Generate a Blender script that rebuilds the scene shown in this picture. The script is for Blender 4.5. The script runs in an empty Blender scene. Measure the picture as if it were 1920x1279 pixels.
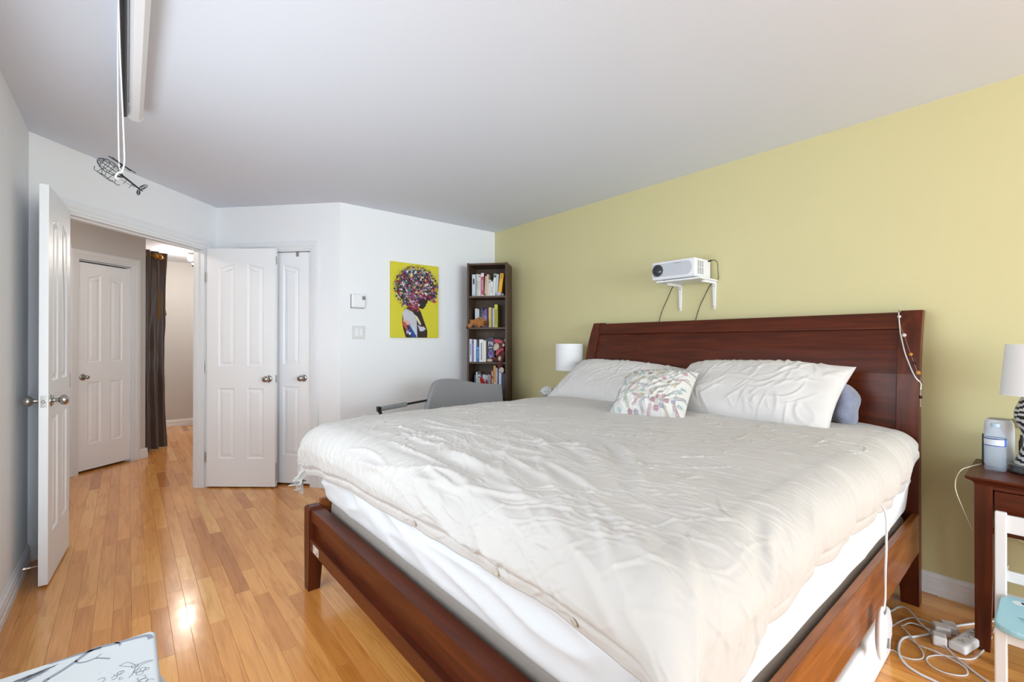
import bpy, math, random
import numpy as np
from mathutils import Matrix, Vector

# ------------------------------------------------------------------ camera, world, light, exposure
scene = bpy.context.scene
COL = scene.collection
YAW = 0.6992
CAM_H = 1.2418
H = 2.44                      # ceiling height
cam_d = bpy.data.cameras.new('camera'); cam = bpy.data.objects.new('camera', cam_d); COL.objects.link(cam)
cam_d.sensor_width = 36.0; cam_d.lens = 857.58 / 1920 * 36.0; cam_d.clip_start = 0.02
cam.location = (0, 0, CAM_H)
cam.rotation_euler = (math.pi / 2 + 0.0035, 0, -YAW)
scene.camera = cam

world = bpy.data.worlds.new('daylight'); scene.world = world; world.use_nodes = True
bg = world.node_tree.nodes['Background']; bg.inputs[0].default_value = (0.80, 0.88, 1.0, 1); bg.inputs[1].default_value = 1.0

def area(name, loc, rot, sx, sy, power, color):
    l = bpy.data.lights.new(name, 'AREA'); l.shape = 'RECTANGLE'; l.size = sx; l.size_y = sy
    l.energy = power; l.color = color
    o = bpy.data.objects.new(name, l); COL.objects.link(o); o.location = loc; o.rotation_euler = rot
    return o
# daylight entering through the two windows in the wall behind the camera
WIN = [(-0.25, 1.20, 0.30, 2.30), (1.45, 2.90, 0.30, 2.30)]      # x0, x1, z0, z1 of the openings
Y_FRONT = -4.60
for i, (x0, x1, z0, z1) in enumerate(WIN):
    area('window_daylight', ((x0 + x1) / 2, Y_FRONT - 0.16, (z0 + z1) / 2), (math.pi / 2, 0, 0), x1 - x0, z1 - z0, (88, 62)[i], (0.80, 0.92, 1.0))
FILL_WIN = (0.55, 2.75, 0.75, 1.95)                               # y0, y1, z0, z1 of an opening added in the left wall for fill light
area('window_daylight', (-0.43 - 0.16, (FILL_WIN[0] + FILL_WIN[1]) / 2, (FILL_WIN[2] + FILL_WIN[3]) / 2), (math.pi / 2, 0, -math.pi / 2), FILL_WIN[1] - FILL_WIN[0], FILL_WIN[3] - FILL_WIN[2], 21, (0.83, 0.93, 1.0))  # added fill light beside the camera, no such window is seen

scene.view_settings.view_transform = 'Standard'; scene.view_settings.look = 'None'
scene.view_settings.gamma = 1.0; scene.view_settings.use_curve_mapping = False
scene.view_settings.exposure = 0.88

# ------------------------------------------------------------------ helpers
rng = random.Random(7)
def lin(c):
    c = c / 255.0
    return c / 12.92 if c <= 0.04045 else ((c + 0.055) / 1.055) ** 2.4
def rgb(r, g, b): return (lin(r), lin(g), lin(b), 1.0)

MATS = {}
def mat(name, col, rough=0.5, metal=0.0, var=0.04, scale=12.0, bump=0.0, bscale=60.0, coat=0.0, spec=0.5, sheen=0.0, trans=0.0, emit=None, emit_s=0.0, alpha=1.0, ior=1.45):
    if name in MATS: return MATS[name]
    m = bpy.data.materials.new(name); m.use_nodes = True; nt = m.node_tree; N = nt.nodes; L = nt.links
    b = N['Principled BSDF']
    b.inputs['Roughness'].default_value = rough; b.inputs['Metallic'].default_value = metal
    b.inputs['Coat Weight'].default_value = coat; b.inputs['Coat Roughness'].default_value = 0.12
    b.inputs['Specular IOR Level'].default_value = spec; b.inputs['Sheen Weight'].default_value = sheen
    b.inputs['Transmission Weight'].default_value = trans; b.inputs['IOR'].default_value = ior
    b.inputs['Alpha'].default_value = alpha
    tc = N.new('ShaderNodeTexCoord'); nz = N.new('ShaderNodeTexNoise'); nz.inputs['Scale'].default_value = scale; nz.inputs['Detail'].default_value = 4
    L.new(tc.outputs['Object'], nz.inputs['Vector'])
    mx = N.new('ShaderNodeMix'); mx.data_type = 'RGBA'
    c = [col[0], col[1], col[2]]
    mx.inputs['A'].default_value = tuple(v * (1 - var) for v in c) + (1,)
    mx.inputs['B'].default_value = tuple(min(1, v * (1 + var)) for v in c) + (1,)
    L.new(nz.outputs['Fac'], mx.inputs['Factor']); L.new(mx.outputs['Result'], b.inputs['Base Color'])
    if bump:
        n2 = N.new('ShaderNodeTexNoise'); n2.inputs['Scale'].default_value = bscale; n2.inputs['Detail'].default_value = 3
        L.new(tc.outputs['Object'], n2.inputs['Vector'])
        bp = N.new('ShaderNodeBump'); bp.inputs['Strength'].default_value = bump; bp.inputs['Distance'].default_value = 0.004
        L.new(n2.outputs['Fac'], bp.inputs['Height']); L.new(bp.outputs['Normal'], b.inputs['Normal'])
    if emit:
        b.inputs['Emission Color'].default_value = emit; b.inputs['Emission Strength'].default_value = emit_s
    MATS[name] = m
    return m

def wood(name, c1, c2, rough=0.32, axis=1, stretch=14.0, scale=3.0, coat=0.06):
    if name in MATS: return MATS[name]
    m = bpy.data.materials.new(name); m.use_nodes = True; nt = m.node_tree; N = nt.nodes; L = nt.links
    b = N['Principled BSDF']; b.inputs['Roughness'].default_value = rough; b.inputs['Coat Weight'].default_value = coat; b.inputs['Coat Roughness'].default_value = 0.15; b.inputs['Specular IOR Level'].default_value = 0.28
    tc = N.new('ShaderNodeTexCoord'); mp = N.new('ShaderNodeMapping'); L.new(tc.outputs['Object'], mp.inputs['Vector'])
    sc = [stretch] * 3; sc[axis] = 1.0; mp.inputs['Scale'].default_value = sc
    nz = N.new('ShaderNodeTexNoise'); nz.inputs['Scale'].default_value = scale; nz.inputs['Detail'].default_value = 6; nz.inputs['Distortion'].default_value = 0.6
    L.new(mp.outputs['Vector'], nz.inputs['Vector'])
    r = N.new('ShaderNodeValToRGB'); r.color_ramp.elements[0].position = 0.3; r.color_ramp.elements[0].color = c1
    r.color_ramp.elements[1].position = 0.72; r.color_ramp.elements[1].color = c2
    L.new(nz.outputs['Fac'], r.inputs['Fac']); L.new(r.outputs['Color'], b.inputs['Base Color'])
    MATS[name] = m
    return m

def vcol_mat(name, rough=0.5, bump=0.0, bscale=200.0):
    """material whose colour is the mesh's own printed colour attribute"""
    if name in MATS: return MATS[name]
    m = bpy.data.materials.new(name); m.use_nodes = True; nt = m.node_tree; N = nt.nodes; L = nt.links
    b = N['Principled BSDF']; b.inputs['Roughness'].default_value = rough
    a = N.new('ShaderNodeAttribute'); a.attribute_name = 'print'
    L.new(a.outputs['Color'], b.inputs['Base Color'])
    if bump:
        tc = N.new('ShaderNodeTexCoord'); n2 = N.new('ShaderNodeTexNoise'); n2.inputs['Scale'].default_value = bscale
        L.new(tc.outputs['Object'], n2.inputs['Vector']); bp = N.new('ShaderNodeBump'); bp.inputs['Strength'].default_value = bump; bp.inputs['Distance'].default_value = 0.002
        L.new(n2.outputs['Fac'], bp.inputs['Height']); L.new(bp.outputs['Normal'], b.inputs['Normal'])
    MATS[name] = m
    return m

class MB:
    def __init__(s): s.v = []; s.f = []; s.c = []
    def raw(s, vs, fs, col=None):
        o = len(s.v); s.v += [tuple(map(float, p)) for p in vs]
        for f in fs:
            s.f.append(tuple(i + o for i in f)); s.c.append(col)
        return s
    def box(s, x0, x1, y0, y1, z0, z1, M=None, col=None):
        vs = [(x, y, z) for z in (z0, z1) for y in (y0, y1) for x in (x0, x1)]
        if M is not None: vs = [tuple(M @ Vector(p)) for p in vs]
        return s.raw(vs, [(0, 2, 3, 1), (4, 5, 7, 6), (0, 1, 5, 4), (2, 6, 7, 3), (0, 4, 6, 2), (1, 3, 7, 5)], col)
    def prism(s, poly, d0, d1, M=None, col=None):
        """poly in local XY extruded along local Z from d0 to d1"""
        n = len(poly); vs = [(p[0], p[1], d0) for p in poly] + [(p[0], p[1], d1) for p in poly]
        if M is not None: vs = [tuple(M @ Vector(p)) for p in vs]
        fs = [tuple(range(n))[::-1], tuple(range(n, 2 * n))] + [(i, (i + 1) % n, n + (i + 1) % n, n + i) for i in range(n)]
        return s.raw(vs, fs, col)
    def lathe(s, prof, n=24, M=None, cap0=True, cap1=True, col=None):
        vs = []
        for r, z in prof:
            for k in range(n):
                a = 2 * math.pi * k / n; vs.append((r * math.cos(a), r * math.sin(a), z))
        fs = []
        for i in range(len(prof) - 1):
            for k in range(n):
                fs.append((i * n + k, i * n + (k + 1) % n, (i + 1) * n + (k + 1) % n, (i + 1) * n + k))
        if cap0: fs.append(tuple(range(n))[::-1])
        if cap1: fs.append(tuple(range((len(prof) - 1) * n, len(prof) * n)))
        if M is not None: vs = [tuple(M @ Vector(p)) for p in vs]
        return s.raw(vs, fs, col)
    def tube(s, pts, r, n=8, col=None, taper=None, closed=False):
        P = [Vector(p) for p in pts]; m = len(P); vs = []; up = None
        for i, p in enumerate(P):
            if closed: t = P[(i + 1) % m] - P[i - 1]
            else: t = P[min(i + 1, m - 1)] - P[max(i - 1, 0)]
            t.normalize()
            if up is None:
                up = Vector((0, 0, 1)) if abs(t.z) < 0.9 else Vector((1, 0, 0))
            a = t.cross(up)
            if a.length < 1e-6: a = t.cross(Vector((0, 1, 0.3)))
            a.normalize(); b = a.cross(t); b.normalize(); up = b
            rr = r if taper is None else r * taper[i]
            for k in range(n):
                q = 2 * math.pi * k / n; vs.append(tuple(p + a * rr * math.cos(q) + b * rr * math.sin(q)))
        fs = []
        for i in range(m if closed else m - 1):
            j = (i + 1) % m
            for k in range(n): fs.append((i * n + k, i * n + (k + 1) % n, j * n + (k + 1) % n, j * n + k))
        if not closed: fs += [tuple(range(n))[::-1], tuple(range((m - 1) * n, m * n))]
        return s.raw(vs, fs, col)
    def ellipsoid(s, c, r, n=16, m=10, M=None, col=None):
        prof = [(math.sin(math.pi * i / m), -math.cos(math.pi * i / m)) for i in range(m + 1)]
        prof[0] = (0.02, -1); prof[-1] = (0.02, 1)
        S = Matrix.Translation(c) @ (M if M is not None else Matrix.Identity(4)) @ Matrix.Diagonal((r[0], r[1], r[2], 1))
        return s.lathe(prof, n, S, col=col)

WROOT = {}
def link(o, parent=None):
    COL.objects.link(o)
    if parent is not None:
        o.parent = parent
        if parent.name in WROOT: o.matrix_parent_inverse = WROOT[parent.name]
    return o
def add(name, mb, m, parent=None, smooth=False, bevel=0.0, seg=2, sub=0, solid=0.0, angle=None):
    me = bpy.data.meshes.new(name); me.from_pydata(mb.v, [], mb.f); me.update()
    if any(c is not None for c in mb.c):
        at = me.color_attributes.new('print', 'FLOAT_COLOR', 'CORNER'); buf = np.ones((len(me.loops), 4), np.float32); k = 0
        for f, c in zip(mb.f, mb.c):
            n = len(f); buf[k:k + n] = c if c is not None else (0.8, 0.8, 0.8, 1); k += n
        at.data.foreach_set('color', buf.ravel())
    if m is not None: me.materials.append(m)
    if smooth:
        me.polygons.foreach_set('use_smooth', [True] * len(me.polygons))
    o = bpy.data.objects.new(name, me); link(o, parent)
    if bevel:
        bm = o.modifiers.new('bevel', 'BEVEL'); bm.width = bevel; bm.segments = seg; bm.limit_method = 'ANGLE'; bm.angle_limit = math.radians(40)
        bm.harden_normals = False
    if sub:
        sm = o.modifiers.new('sub', 'SUBSURF'); sm.levels = sub; sm.render_levels = sub
    if solid:
        so = o.modifiers.new('solid', 'SOLIDIFY'); so.thickness = solid; so.offset = -1
    if smooth and angle:
        try: me.set_sharp_from_angle(angle=math.radians(angle))
        except Exception: pass
    return o
def grid_obj(name, P, m, parent=None, wrap=False, cols=None):
    """P: (n, k, 3) array of points"""
    n, k, _ = P.shape
    idx = np.arange(n * k).reshape(n, k)
    if wrap: nx = np.roll(idx, -1, axis=1); a, b, c, d = idx[:-1], nx[:-1], nx[1:], idx[1:]
    else: a, b, c, d = idx[:-1, :-1], idx[:-1, 1:], idx[1:, 1:], idx[1:, :-1]
    F = np.stack([a, b, c, d], -1).reshape(-1, 4)
    me = bpy.data.meshes.new(name)
    me.vertices.add(n * k); me.vertices.foreach_set('co', P.reshape(-1).astype(np.float32))
    me.loops.add(F.size); me.loops.foreach_set('vertex_index', F.reshape(-1).astype(np.int32))
    me.polygons.add(len(F)); me.polygons.foreach_set('loop_start', np.arange(0, F.size, 4, dtype=np.int32)); me.polygons.foreach_set('loop_total', np.full(len(F), 4, np.int32))
    me.polygons.foreach_set('use_smooth', np.ones(len(F), bool))
    me.update(calc_edges=True); me.validate()
    me.materials.append(m)
    o = bpy.data.objects.new(name, me); link(o, parent)
    return o
def tag(o, label=None, cat=None, group=None, kind=None):
    if label: o['label'] = label
    if cat: o['category'] = cat
    if group: o['group'] = group
    if kind: o['kind'] = kind
    return o
def thing(name, label, cat, loc=(0, 0, 0), rz=0.0, group=None, world=False, kind=None):
    o = bpy.data.objects.new(name, None); COL.objects.link(o); o.empty_display_size = 0.1
    o.location = loc; o.rotation_euler = (0, 0, rz)
    if world: WROOT[o.name] = (Matrix.Translation(loc) @ Matrix.Rotation(rz, 4, 'Z')).inverted()
    tag(o, label, cat, group, kind)
    return o
def frame2(p, d):
    """matrix: local X along the horizontal direction d, local Z up, local Y = horizontal normal (left of d)"""
    dx, dy = d; l = math.hypot(dx, dy); dx /= l; dy /= l
    return Matrix(((dx, -dy, 0, p[0]), (dy, dx, 0, p[1]), (0, 0, 1, p[2] if len(p) > 2 else 0), (0, 0, 0, 1)))
def axis_to(p, d):
    """matrix with local Z along d, origin p"""
    return Matrix.Translation(p) @ Vector(d).normalized().to_track_quat('Z', 'Y').to_matrix().to_4x4()
def spline(pts, per=6):
    P = [Vector(p) for p in pts]; out = []
    for i in range(len(P) - 1):
        p0 = P[max(i - 1, 0)]; p1 = P[i]; p2 = P[i + 1]; p3 = P[min(i + 2, len(P) - 1)]
        for k in range(per):
            t = k / per
            out.append(0.5 * ((2 * p1) + (p2 - p0) * t + (2 * p0 - 5 * p1 + 4 * p2 - p3) * t * t + (3 * p1 - p0 - 3 * p2 + p3) * t ** 3))
    out.append(P[-1]); return out
_rs = np.random.RandomState(3); _perm = np.concatenate([_rs.permutation(256)] * 2); _ang = _rs.rand(256) * 2 * np.pi
def perlin(x, y, seed=0):
    x = np.asarray(x, float) + seed * 17.31; y = np.asarray(y, float) + seed * 9.77
    xi = np.floor(x).astype(int); yi = np.floor(y).astype(int); xf = x - xi; yf = y - yi
    u = xf ** 3 * (xf * (xf * 6 - 15) + 10); v = yf ** 3 * (yf * (yf * 6 - 15) + 10)
    def g(ix, iy, fx, fy):
        a = _ang[_perm[(_perm[ix % 256] + iy) % 256]]; return np.cos(a) * fx + np.sin(a) * fy
    n00 = g(xi, yi, xf, yf); n10 = g(xi + 1, yi, xf - 1, yf); n01 = g(xi, yi + 1, xf, yf - 1); n11 = g(xi + 1, yi + 1, xf - 1, yf - 1)
    return (n00 * (1 - u) + n10 * u) * (1 - v) + (n01 * (1 - u) + n11 * u) * v
def ridge(x, y, seed=0, k=4.0):
    return np.clip(1 - np.abs(perlin(x, y, seed)) * 1.9, 0, 1) ** k
def sstep(a, b, x):
    t = np.clip((x - a) / (b - a), 0, 1); return t * t * (3 - 2 * t)
def creases(PA, PB, segs):
    """height field of single pressed creases; segs: (a, b, angle, length, height, half width, bend)"""
    Hh = np.zeros_like(PA); am = PA[:, PA.shape[1] // 2]; bm_ = PB[PB.shape[0] // 2, :]
    for (a_, b_, an, ln, hgt, sg, bend) in segs:
        m_ = ln * 0.5 + 0.03
        i0, i1 = np.searchsorted(am, [a_ - m_ - 0.05, a_ + m_ + 0.05]); j0, j1 = np.searchsorted(bm_, [b_ - m_ - 0.05, b_ + m_ + 0.05])
        if i1 - i0 < 2 or j1 - j0 < 2: continue
        da = PA[i0:i1, j0:j1] - a_; db = PB[i0:i1, j0:j1] - b_; ca, sa = math.cos(an), math.sin(an)
        u = da * ca + db * sa; v = -da * sa + db * ca
        f = np.clip(1 - (2 * u / ln) ** 2, 0, 1); v = v + bend * u * u / ln
        Hh[i0:i1, j0:j1] += hgt * f * (np.exp(-(v / sg) ** 2) - 0.45 * np.exp(-((v - 2.4 * sg) / (1.6 * sg)) ** 2))
    return Hh
def normals(P):
    n = np.cross(np.gradient(P, axis=0), np.gradient(P, axis=1)); return n / (np.linalg.norm(n, axis=2, keepdims=True) + 1e-9)

# ------------------------------------------------------------------ materials
M_WALL = mat('wall_paint_white', rgb(238, 239, 241), 0.62, var=0.01, scale=3, bump=0.02, bscale=160)
M_CEIL = mat('ceiling_paint', rgb(224, 229, 239), 0.8, var=0.01, scale=2)
M_YEL = mat('wall_paint_yellow', rgb(212, 203, 154), 0.6, var=0.015, scale=3, bump=0.03, bscale=200)
M_TRIM = mat('trim_white_gloss', rgb(233, 234, 236), 0.32, var=0.01, scale=4)
M_DOOR = mat('door_white_gloss', rgb(243, 244, 246), 0.42, var=0.01, scale=4)
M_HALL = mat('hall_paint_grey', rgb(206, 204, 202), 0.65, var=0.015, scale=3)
M_NICKEL = mat('satin_nickel', rgb(176, 173, 168), 0.27, 1.0, var=0.03, scale=30)
M_CHERRY = wood('cherry_wood', rgb(66, 25, 9), rgb(98, 41, 17), 0.36, axis=1, scale=2.5)
M_CHERRYV = wood('cherry_wood_upright', rgb(66, 25, 9), rgb(100, 42, 17), 0.36, axis=2, scale=2.5)
M_CHERRYX = wood('cherry_wood_rail', rgb(112, 58, 24), rgb(158, 94, 46), 0.26, axis=0, scale=2.5)
M_BLACK = mat('black_plastic', rgb(22, 22, 23), 0.4)
M_WPLAS = mat('white_plastic', rgb(236, 236, 238), 0.3, var=0.01)
M_SHEET = mat('white_sheet', rgb(222, 224, 227), 0.85, var=0.012, scale=6, bump=0.12, bscale=40, sheen=0.15)
M_PILLOW = mat('pillowcase_linen', rgb(214, 210, 207), 0.85, var=0.015, scale=6, bump=0.12, bscale=45, sheen=0.15)
M_DUVET = mat('duvet_linen', rgb(196, 191, 186), 0.85, var=0.015, scale=5, bump=0.10, bscale=70, sheen=0.15)
M_PRINT = vcol_mat('flat_print', 0.6)

# ------------------------------------------------------------------ room shell
XL, XR, YB = -0.43, 3.06, 3.93
CL, CD, CC = (-0.43, 3.745), (0.61, 4.80), (1.39, 3.93)          # corners: left/door wall, door/closet wall, closet/back wall
WT = 0.10
def wall(name, a, b, m, openings=(), z1=H, flip=False, t=WT, ext=(0, 0)):
    """wall whose room face runs a->b with the room on the right of a->b; openings: (s0, s1, z0, z1)"""
    L_ = math.hypot(b[0] - a[0], b[1] - a[1]); M = frame2(a, (b[0] - a[0], b[1] - a[1])); mb = MB()
    y0, y1 = (0, t)
    xs = -ext[0]
    for (s0, s1, o0, o1) in sorted(openings):
        mb.box(xs, s0, y0, y1, -0.02, z1, M)
        if o0 > 0: mb.box(s0, s1, y0, y1, -0.02, o0, M)
        if o1 < z1: mb.box(s0, s1, y0, y1, o1, z1, M)
        xs = s1
    mb.box(xs, L_ + ext[1], y0, y1, -0.02, z1, M)
    return tag(add(name, mb, m), kind='structure')

LD = math.hypot(CD[0] - CL[0], CD[1] - CL[1])
DS0, DS1, DH = 0.19, 1.345, 2.05                                  # double-door opening along the door wall
LC = math.hypot(CC[0] - CD[0], CC[1] - CD[1])
KS0, KS1 = 0.245, 0.905                                           # closet opening along the closet wall
HA, HB = (-1.40, 5.03), (0.15, 6.34)                              # hall wall
LH = math.hypot(HB[0] - HA[0], HB[1] - HA[1])
GS0, GS1 = LH - 0.67, LH - 0.135                                  # hall closet opening
wall('wall_left', (XL, Y_FRONT), CL, M_WALL, [(FILL_WIN[0] - Y_FRONT, FILL_WIN[1] - Y_FRONT, FILL_WIN[2], FILL_WIN[3])], ext=(0.1, 0.0))  # the opening is added to let the fill light in
wall('wall_door', CL, CD, M_WALL, [(DS0, DS1, 0, DH)])
wall('wall_closet', CD, CC, M_WALL, [(KS0, KS1, 0, DH)])
wall('wall_back', CC, (XR, YB), M_WALL, ext=(0.0, 0.1))
wall('wall_right', (XR, YB), (XR, Y_FRONT), M_YEL, ext=(0, 0.1))
wall('wall_front', (XR, Y_FRONT), (XL, Y_FRONT), M_WALL, [(XR - x1, XR - x0, z0, z1) for (x0, x1, z0, z1) in WIN])
hdir = ((CD[0] - CL[0]) / LD, (CD[1] - CL[1]) / LD)
HRX, HBY = 1.45, 8.40
wall('wall_hall_near', (CL[0] - hdir[0] * 0.12, CL[1] - hdir[1] * 0.12), (CL[0] - hdir[0] * 1.6, CL[1] - hdir[1] * 1.6), M_HALL)
wall('wall_hall_closet', HA, HB, M_HALL, [(GS0, GS1, 0, DH)])
wall('wall_hall_return', HB, (-0.55, 7.25), M_HALL, t=0.08)
wall('wall_hall_side', (-0.55, 7.25), (-0.55, HBY), M_HALL)
wall('wall_hall_back', (-0.55, HBY), (HRX, HBY), M_HALL, ext=(0.1, 0.1))
wall('wall_hall_right', (HRX, HBY), (HRX, 5.70), M_HALL)
wall('wall_hall_far', (HRX, 5.70), CD, M_HALL)
wall('wall_hall_left', (-1.56, 2.5), (-1.56, 5.03), M_HALL)
mb = MB(); mb.box(-1.75, XR + 0.12, Y_FRONT - 0.12, HBY + 0.12, H, H + 0.06)
tag(add('ceiling', mb, M_CEIL), kind='structure')

# backing of the two closets (closed, dark inside)
for nm, a, b, s0, s1 in (('wall_closet_inner', CD, CC, KS0, KS1), ('wall_hall_closet_inner', HA, HB, GS0, GS1)):
    Mx = frame2(a, (b[0] - a[0], b[1] - a[1])); mb = MB()
    mb.box(s0 - 0.05, s1 + 0.05, WT + 0.30, WT + 0.33, 0, H, Mx)
    mb.box(s0 - 0.05, s0 - 0.03, WT, WT + 0.30, 0, H, Mx); mb.box(s1 + 0.03, s1 + 0.05, WT, WT + 0.30, 0, H, Mx)
    tag(add(nm, mb, M_HALL), kind='structure')

# windows behind the camera
for i, (x0, x1, z0, z1) in enumerate(WIN):
    mb = MB(); t = 0.05
    mb.box(x0, x1, Y_FRONT - 0.08, Y_FRONT - 0.02, z0, z0 + t); mb.box(x0, x1, Y_FRONT - 0.08, Y_FRONT - 0.02, z1 - t, z1)
    for x in (x0, (x0 + x1 - t) / 2, x1 - t): mb.box(x, x + t, Y_FRONT - 0.08, Y_FRONT - 0.02, z0, z1)
    o = tag(add('window_%d' % (i + 1), mb, M_TRIM), kind='structure')

mb = MB(); t = 0.05; y0, y1, z0, z1 = FILL_WIN
mb.box(XL - 0.08, XL - 0.02, y0, y1, z0, z0 + t); mb.box(XL - 0.08, XL - 0.02, y0, y1, z1 - t, z1)
for y in (y0, (y0 + y1 - t) / 2, y1 - t): mb.box(XL - 0.08, XL - 0.02, y, y + t, z0, z1)
tag(add('window_3', mb, M_TRIM), kind='structure')  # unseen window frame, added around the fill opening

# ------------------------------------------------------------------ floor: strip boards
PW = 0.0655
def tone_wood():
    m = bpy.data.materials.new('maple_boards'); m.use_nodes = True; nt = m.node_tree; N = nt.nodes; L = nt.links
    b = N['Principled BSDF']; b.inputs['Roughness'].default_value = 0.2; b.inputs['Coat Weight'].default_value = 0.25; b.inputs['Coat Roughness'].default_value = 0.10
    at = N.new('ShaderNodeAttribute'); at.attribute_name = 'print'
    sx = N.new('ShaderNodeSeparateColor'); L.new(at.outputs['Color'], sx.inputs['Color'])
    tc = N.new('ShaderNodeTexCoord'); ad = N.new('ShaderNodeVectorMath'); ad.operation = 'ADD'
    cb = N.new('ShaderNodeCombineXYZ'); ml = N.new('ShaderNodeMath'); ml.operation = 'MULTIPLY'; ml.inputs[1].default_value = 37.0
    L.new(sx.outputs['Green'], ml.inputs[0]); L.new(ml.outputs[0], cb.inputs['X']); L.new(ml.outputs[0], cb.inputs['Y'])
    L.new(tc.outputs['Object'], ad.inputs[0]); L.new(cb.outputs[0], ad.inputs[1])
    mp = N.new('ShaderNodeMapping'); mp.inputs['Scale'].default_value = (16, 1.4, 1); L.new(ad.outputs[0], mp.inputs['Vector'])
    nz = N.new('ShaderNodeTexNoise'); nz.inputs['Scale'].default_value = 1.6; nz.inputs['Detail'].default_value = 5; nz.inputs['Distortion'].default_value = 1.2
    L.new(mp.outputs['Vector'], nz.inputs['Vector'])
    r1 = N.new('ShaderNodeValToRGB'); e = r1.color_ramp.elements          # board tone
    e[0].position = 0.0; e[0].color = rgb(198, 124, 54); e[1].position = 1.0; e[1].color = rgb(243, 180, 102)
    k = e.new(0.25); k.color = rgb(220, 147, 74); k = e.new(0.6); k.color = rgb(235, 163, 86)
    L.new(sx.outputs['Red'], r1.inputs['Fac'])
    r2 = N.new('ShaderNodeValToRGB'); e = r2.color_ramp.elements          # heartwood streaks
    e[0].position = 0.30; e[0].color = (0.80, 0.72, 0.63, 1); e[1].position = 0.52; e[1].color = (1, 1, 1, 1)
    L.new(nz.outputs['Fac'], r2.inputs['Fac'])
    mp2 = N.new('ShaderNodeMapping'); mp2.inputs['Scale'].default_value = (140, 3.0, 1); L.new(ad.outputs[0], mp2.inputs['Vector'])
    n2 = N.new('ShaderNodeTexNoise'); n2.inputs['Scale'].default_value = 1.0; n2.inputs['Detail'].default_value = 3; L.new(mp2.outputs['Vector'], n2.inputs['Vector'])
    r3 = N.new('ShaderNodeValToRGB'); e = r3.color_ramp.elements
    e[0].position = 0.3; e[0].color = (0.88, 0.86, 0.84, 1); e[1].position = 0.7; e[1].color = (1.04, 1.04, 1.04, 1); L.new(n2.outputs['Fac'], r3.inputs['Fac'])
    m1 = N.new('ShaderNodeMix'); m1.data_type = 'RGBA'; m1.blend_type = 'MULTIPLY'; m1.inputs['Factor'].default_value = 1
    L.new(r1.outputs['Color'], m1.inputs['A']); L.new(r2.outputs['Color'], m1.inputs['B'])
    m2 = N.new('ShaderNodeMix'); m2.data_type = 'RGBA'; m2.blend_type = 'MULTIPLY'; m2.inputs['Factor'].default_value = 1
    L.new(m1.outputs['Result'], m2.inputs['A']); L.new(r3.outputs['Color'], m2.inputs['B'])
    L.new(m2.outputs['Result'], b.inputs['Base Color'])
    n3 = N.new('ShaderNodeTexNoise'); n3.inputs['Scale'].default_value = 7.0; n3.inputs['Detail'].default_value = 2; L.new(tc.outputs['Object'], n3.inputs['Vector'])
    bp = N.new('ShaderNodeBump'); bp.inputs['Strength'].default_value = 0.10; bp.inputs['Distance'].default_value = 0.01
    L.new(n3.outputs['Fac'], bp.inputs['Height']); L.new(bp.outputs['Normal'], b.inputs['Normal']); L.new(bp.outputs['Normal'], b.inputs['Coat Normal'])
    return m
M_FLOOR = tone_wood()
mb = MB(); mb.box(-1.75, XR + 0.1, Y_FRONT - 0.1, HBY + 0.1, -0.06, -0.013)
floor = tag(add('floor', mb, mat('subfloor', rgb(92, 56, 28), 0.8)), kind='structure')
def px_depth(x, y):
    d = x * math.sin(YAW) + y * math.cos(YAW); r = x * math.cos(YAW) - y * math.sin(YAW)
    return d, (960 + 857.6 * r / d if d > 0.05 else -1e9), (643 + 857.6 * CAM_H / d if d > 0.05 else 1e9)
boards = []
x = -1.62
while x < XR:
    xc = x + PW / 2
    segs = []
    if xc < XL: segs.append((3.745 + (xc - XL) - 0.1 if xc > -1.56 else 2.6, 6.2))
    else: segs.append((Y_FRONT, YB if xc > HRX else HBY))
    for (a, b) in segs:
        y = a - rng.random() * 0.5
        while y < b:
            l = rng.choice([0.32, 0.45, 0.55, 0.7, 0.85, 1.0, 1.2]) * (0.85 + 0.3 * rng.random())
            y0, y1 = max(y, a), min(y + l, b)
            if y1 - y0 > 0.02: boards.append((x, x + PW, y0, y1))
            y += l
    x += PW
def vis(bd):
    x0, x1, y0, y1 = bd; s = 0
    for t in (0.1, 0.3, 0.5, 0.7, 0.9):
        yy = y0 + (y1 - y0) * t; xx = (x0 + x1) / 2; d, u, v = px_depth(xx, yy)
        if 0 <= u <= 1920 and v <= 1279 and d > 0.05:
            if 0.85 < xx < 2.8 and 0.5 < yy < 2.4: continue               # under the bed
            if xx > 1.2 and yy > 2.4: continue                             # behind the bed
            if yy > 3.95 and not (123 < u < 368 or 366 < u < 600 and yy < 4.8): continue
            s += 1.0 / d ** 2.5
    return s * (y1 - y0)
order = sorted(range(len(boards)), key=lambda i: -vis(boards[i]))
def board_mb(mb, bd, tone, sd):
    x0, x1, y0, y1 = bd; g = 0.00025; c = 0.0006; z = 0.0; col = (tone, sd, 0, 1)
    x0 += g; x1 -= g; y0 += g; y1 -= g
    vs = [(x0, y0, -0.013), (x1, y0, -0.013), (x1, y1, -0.013), (x0, y1, -0.013), (x0, y0, z - c), (x1, y0, z - c), (x1, y1, z - c), (x0, y1, z - c),
          (x0 + c, y0 + c, z), (x1 - c, y0 + c, z), (x1 - c, y1 - c, z), (x0 + c, y1 - c, z)]
    fs = [(3, 2, 1, 0), (8, 9, 10, 11)] + [(i, (i + 1) % 4, 4 + (i + 1) % 4, 4 + i) for i in range(4)] + [(4 + i, 4 + (i + 1) % 4, 8 + (i + 1) % 4, 8 + i) for i in range(4)]
    mb.raw(vs, fs, col)
rest = MB()
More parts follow.
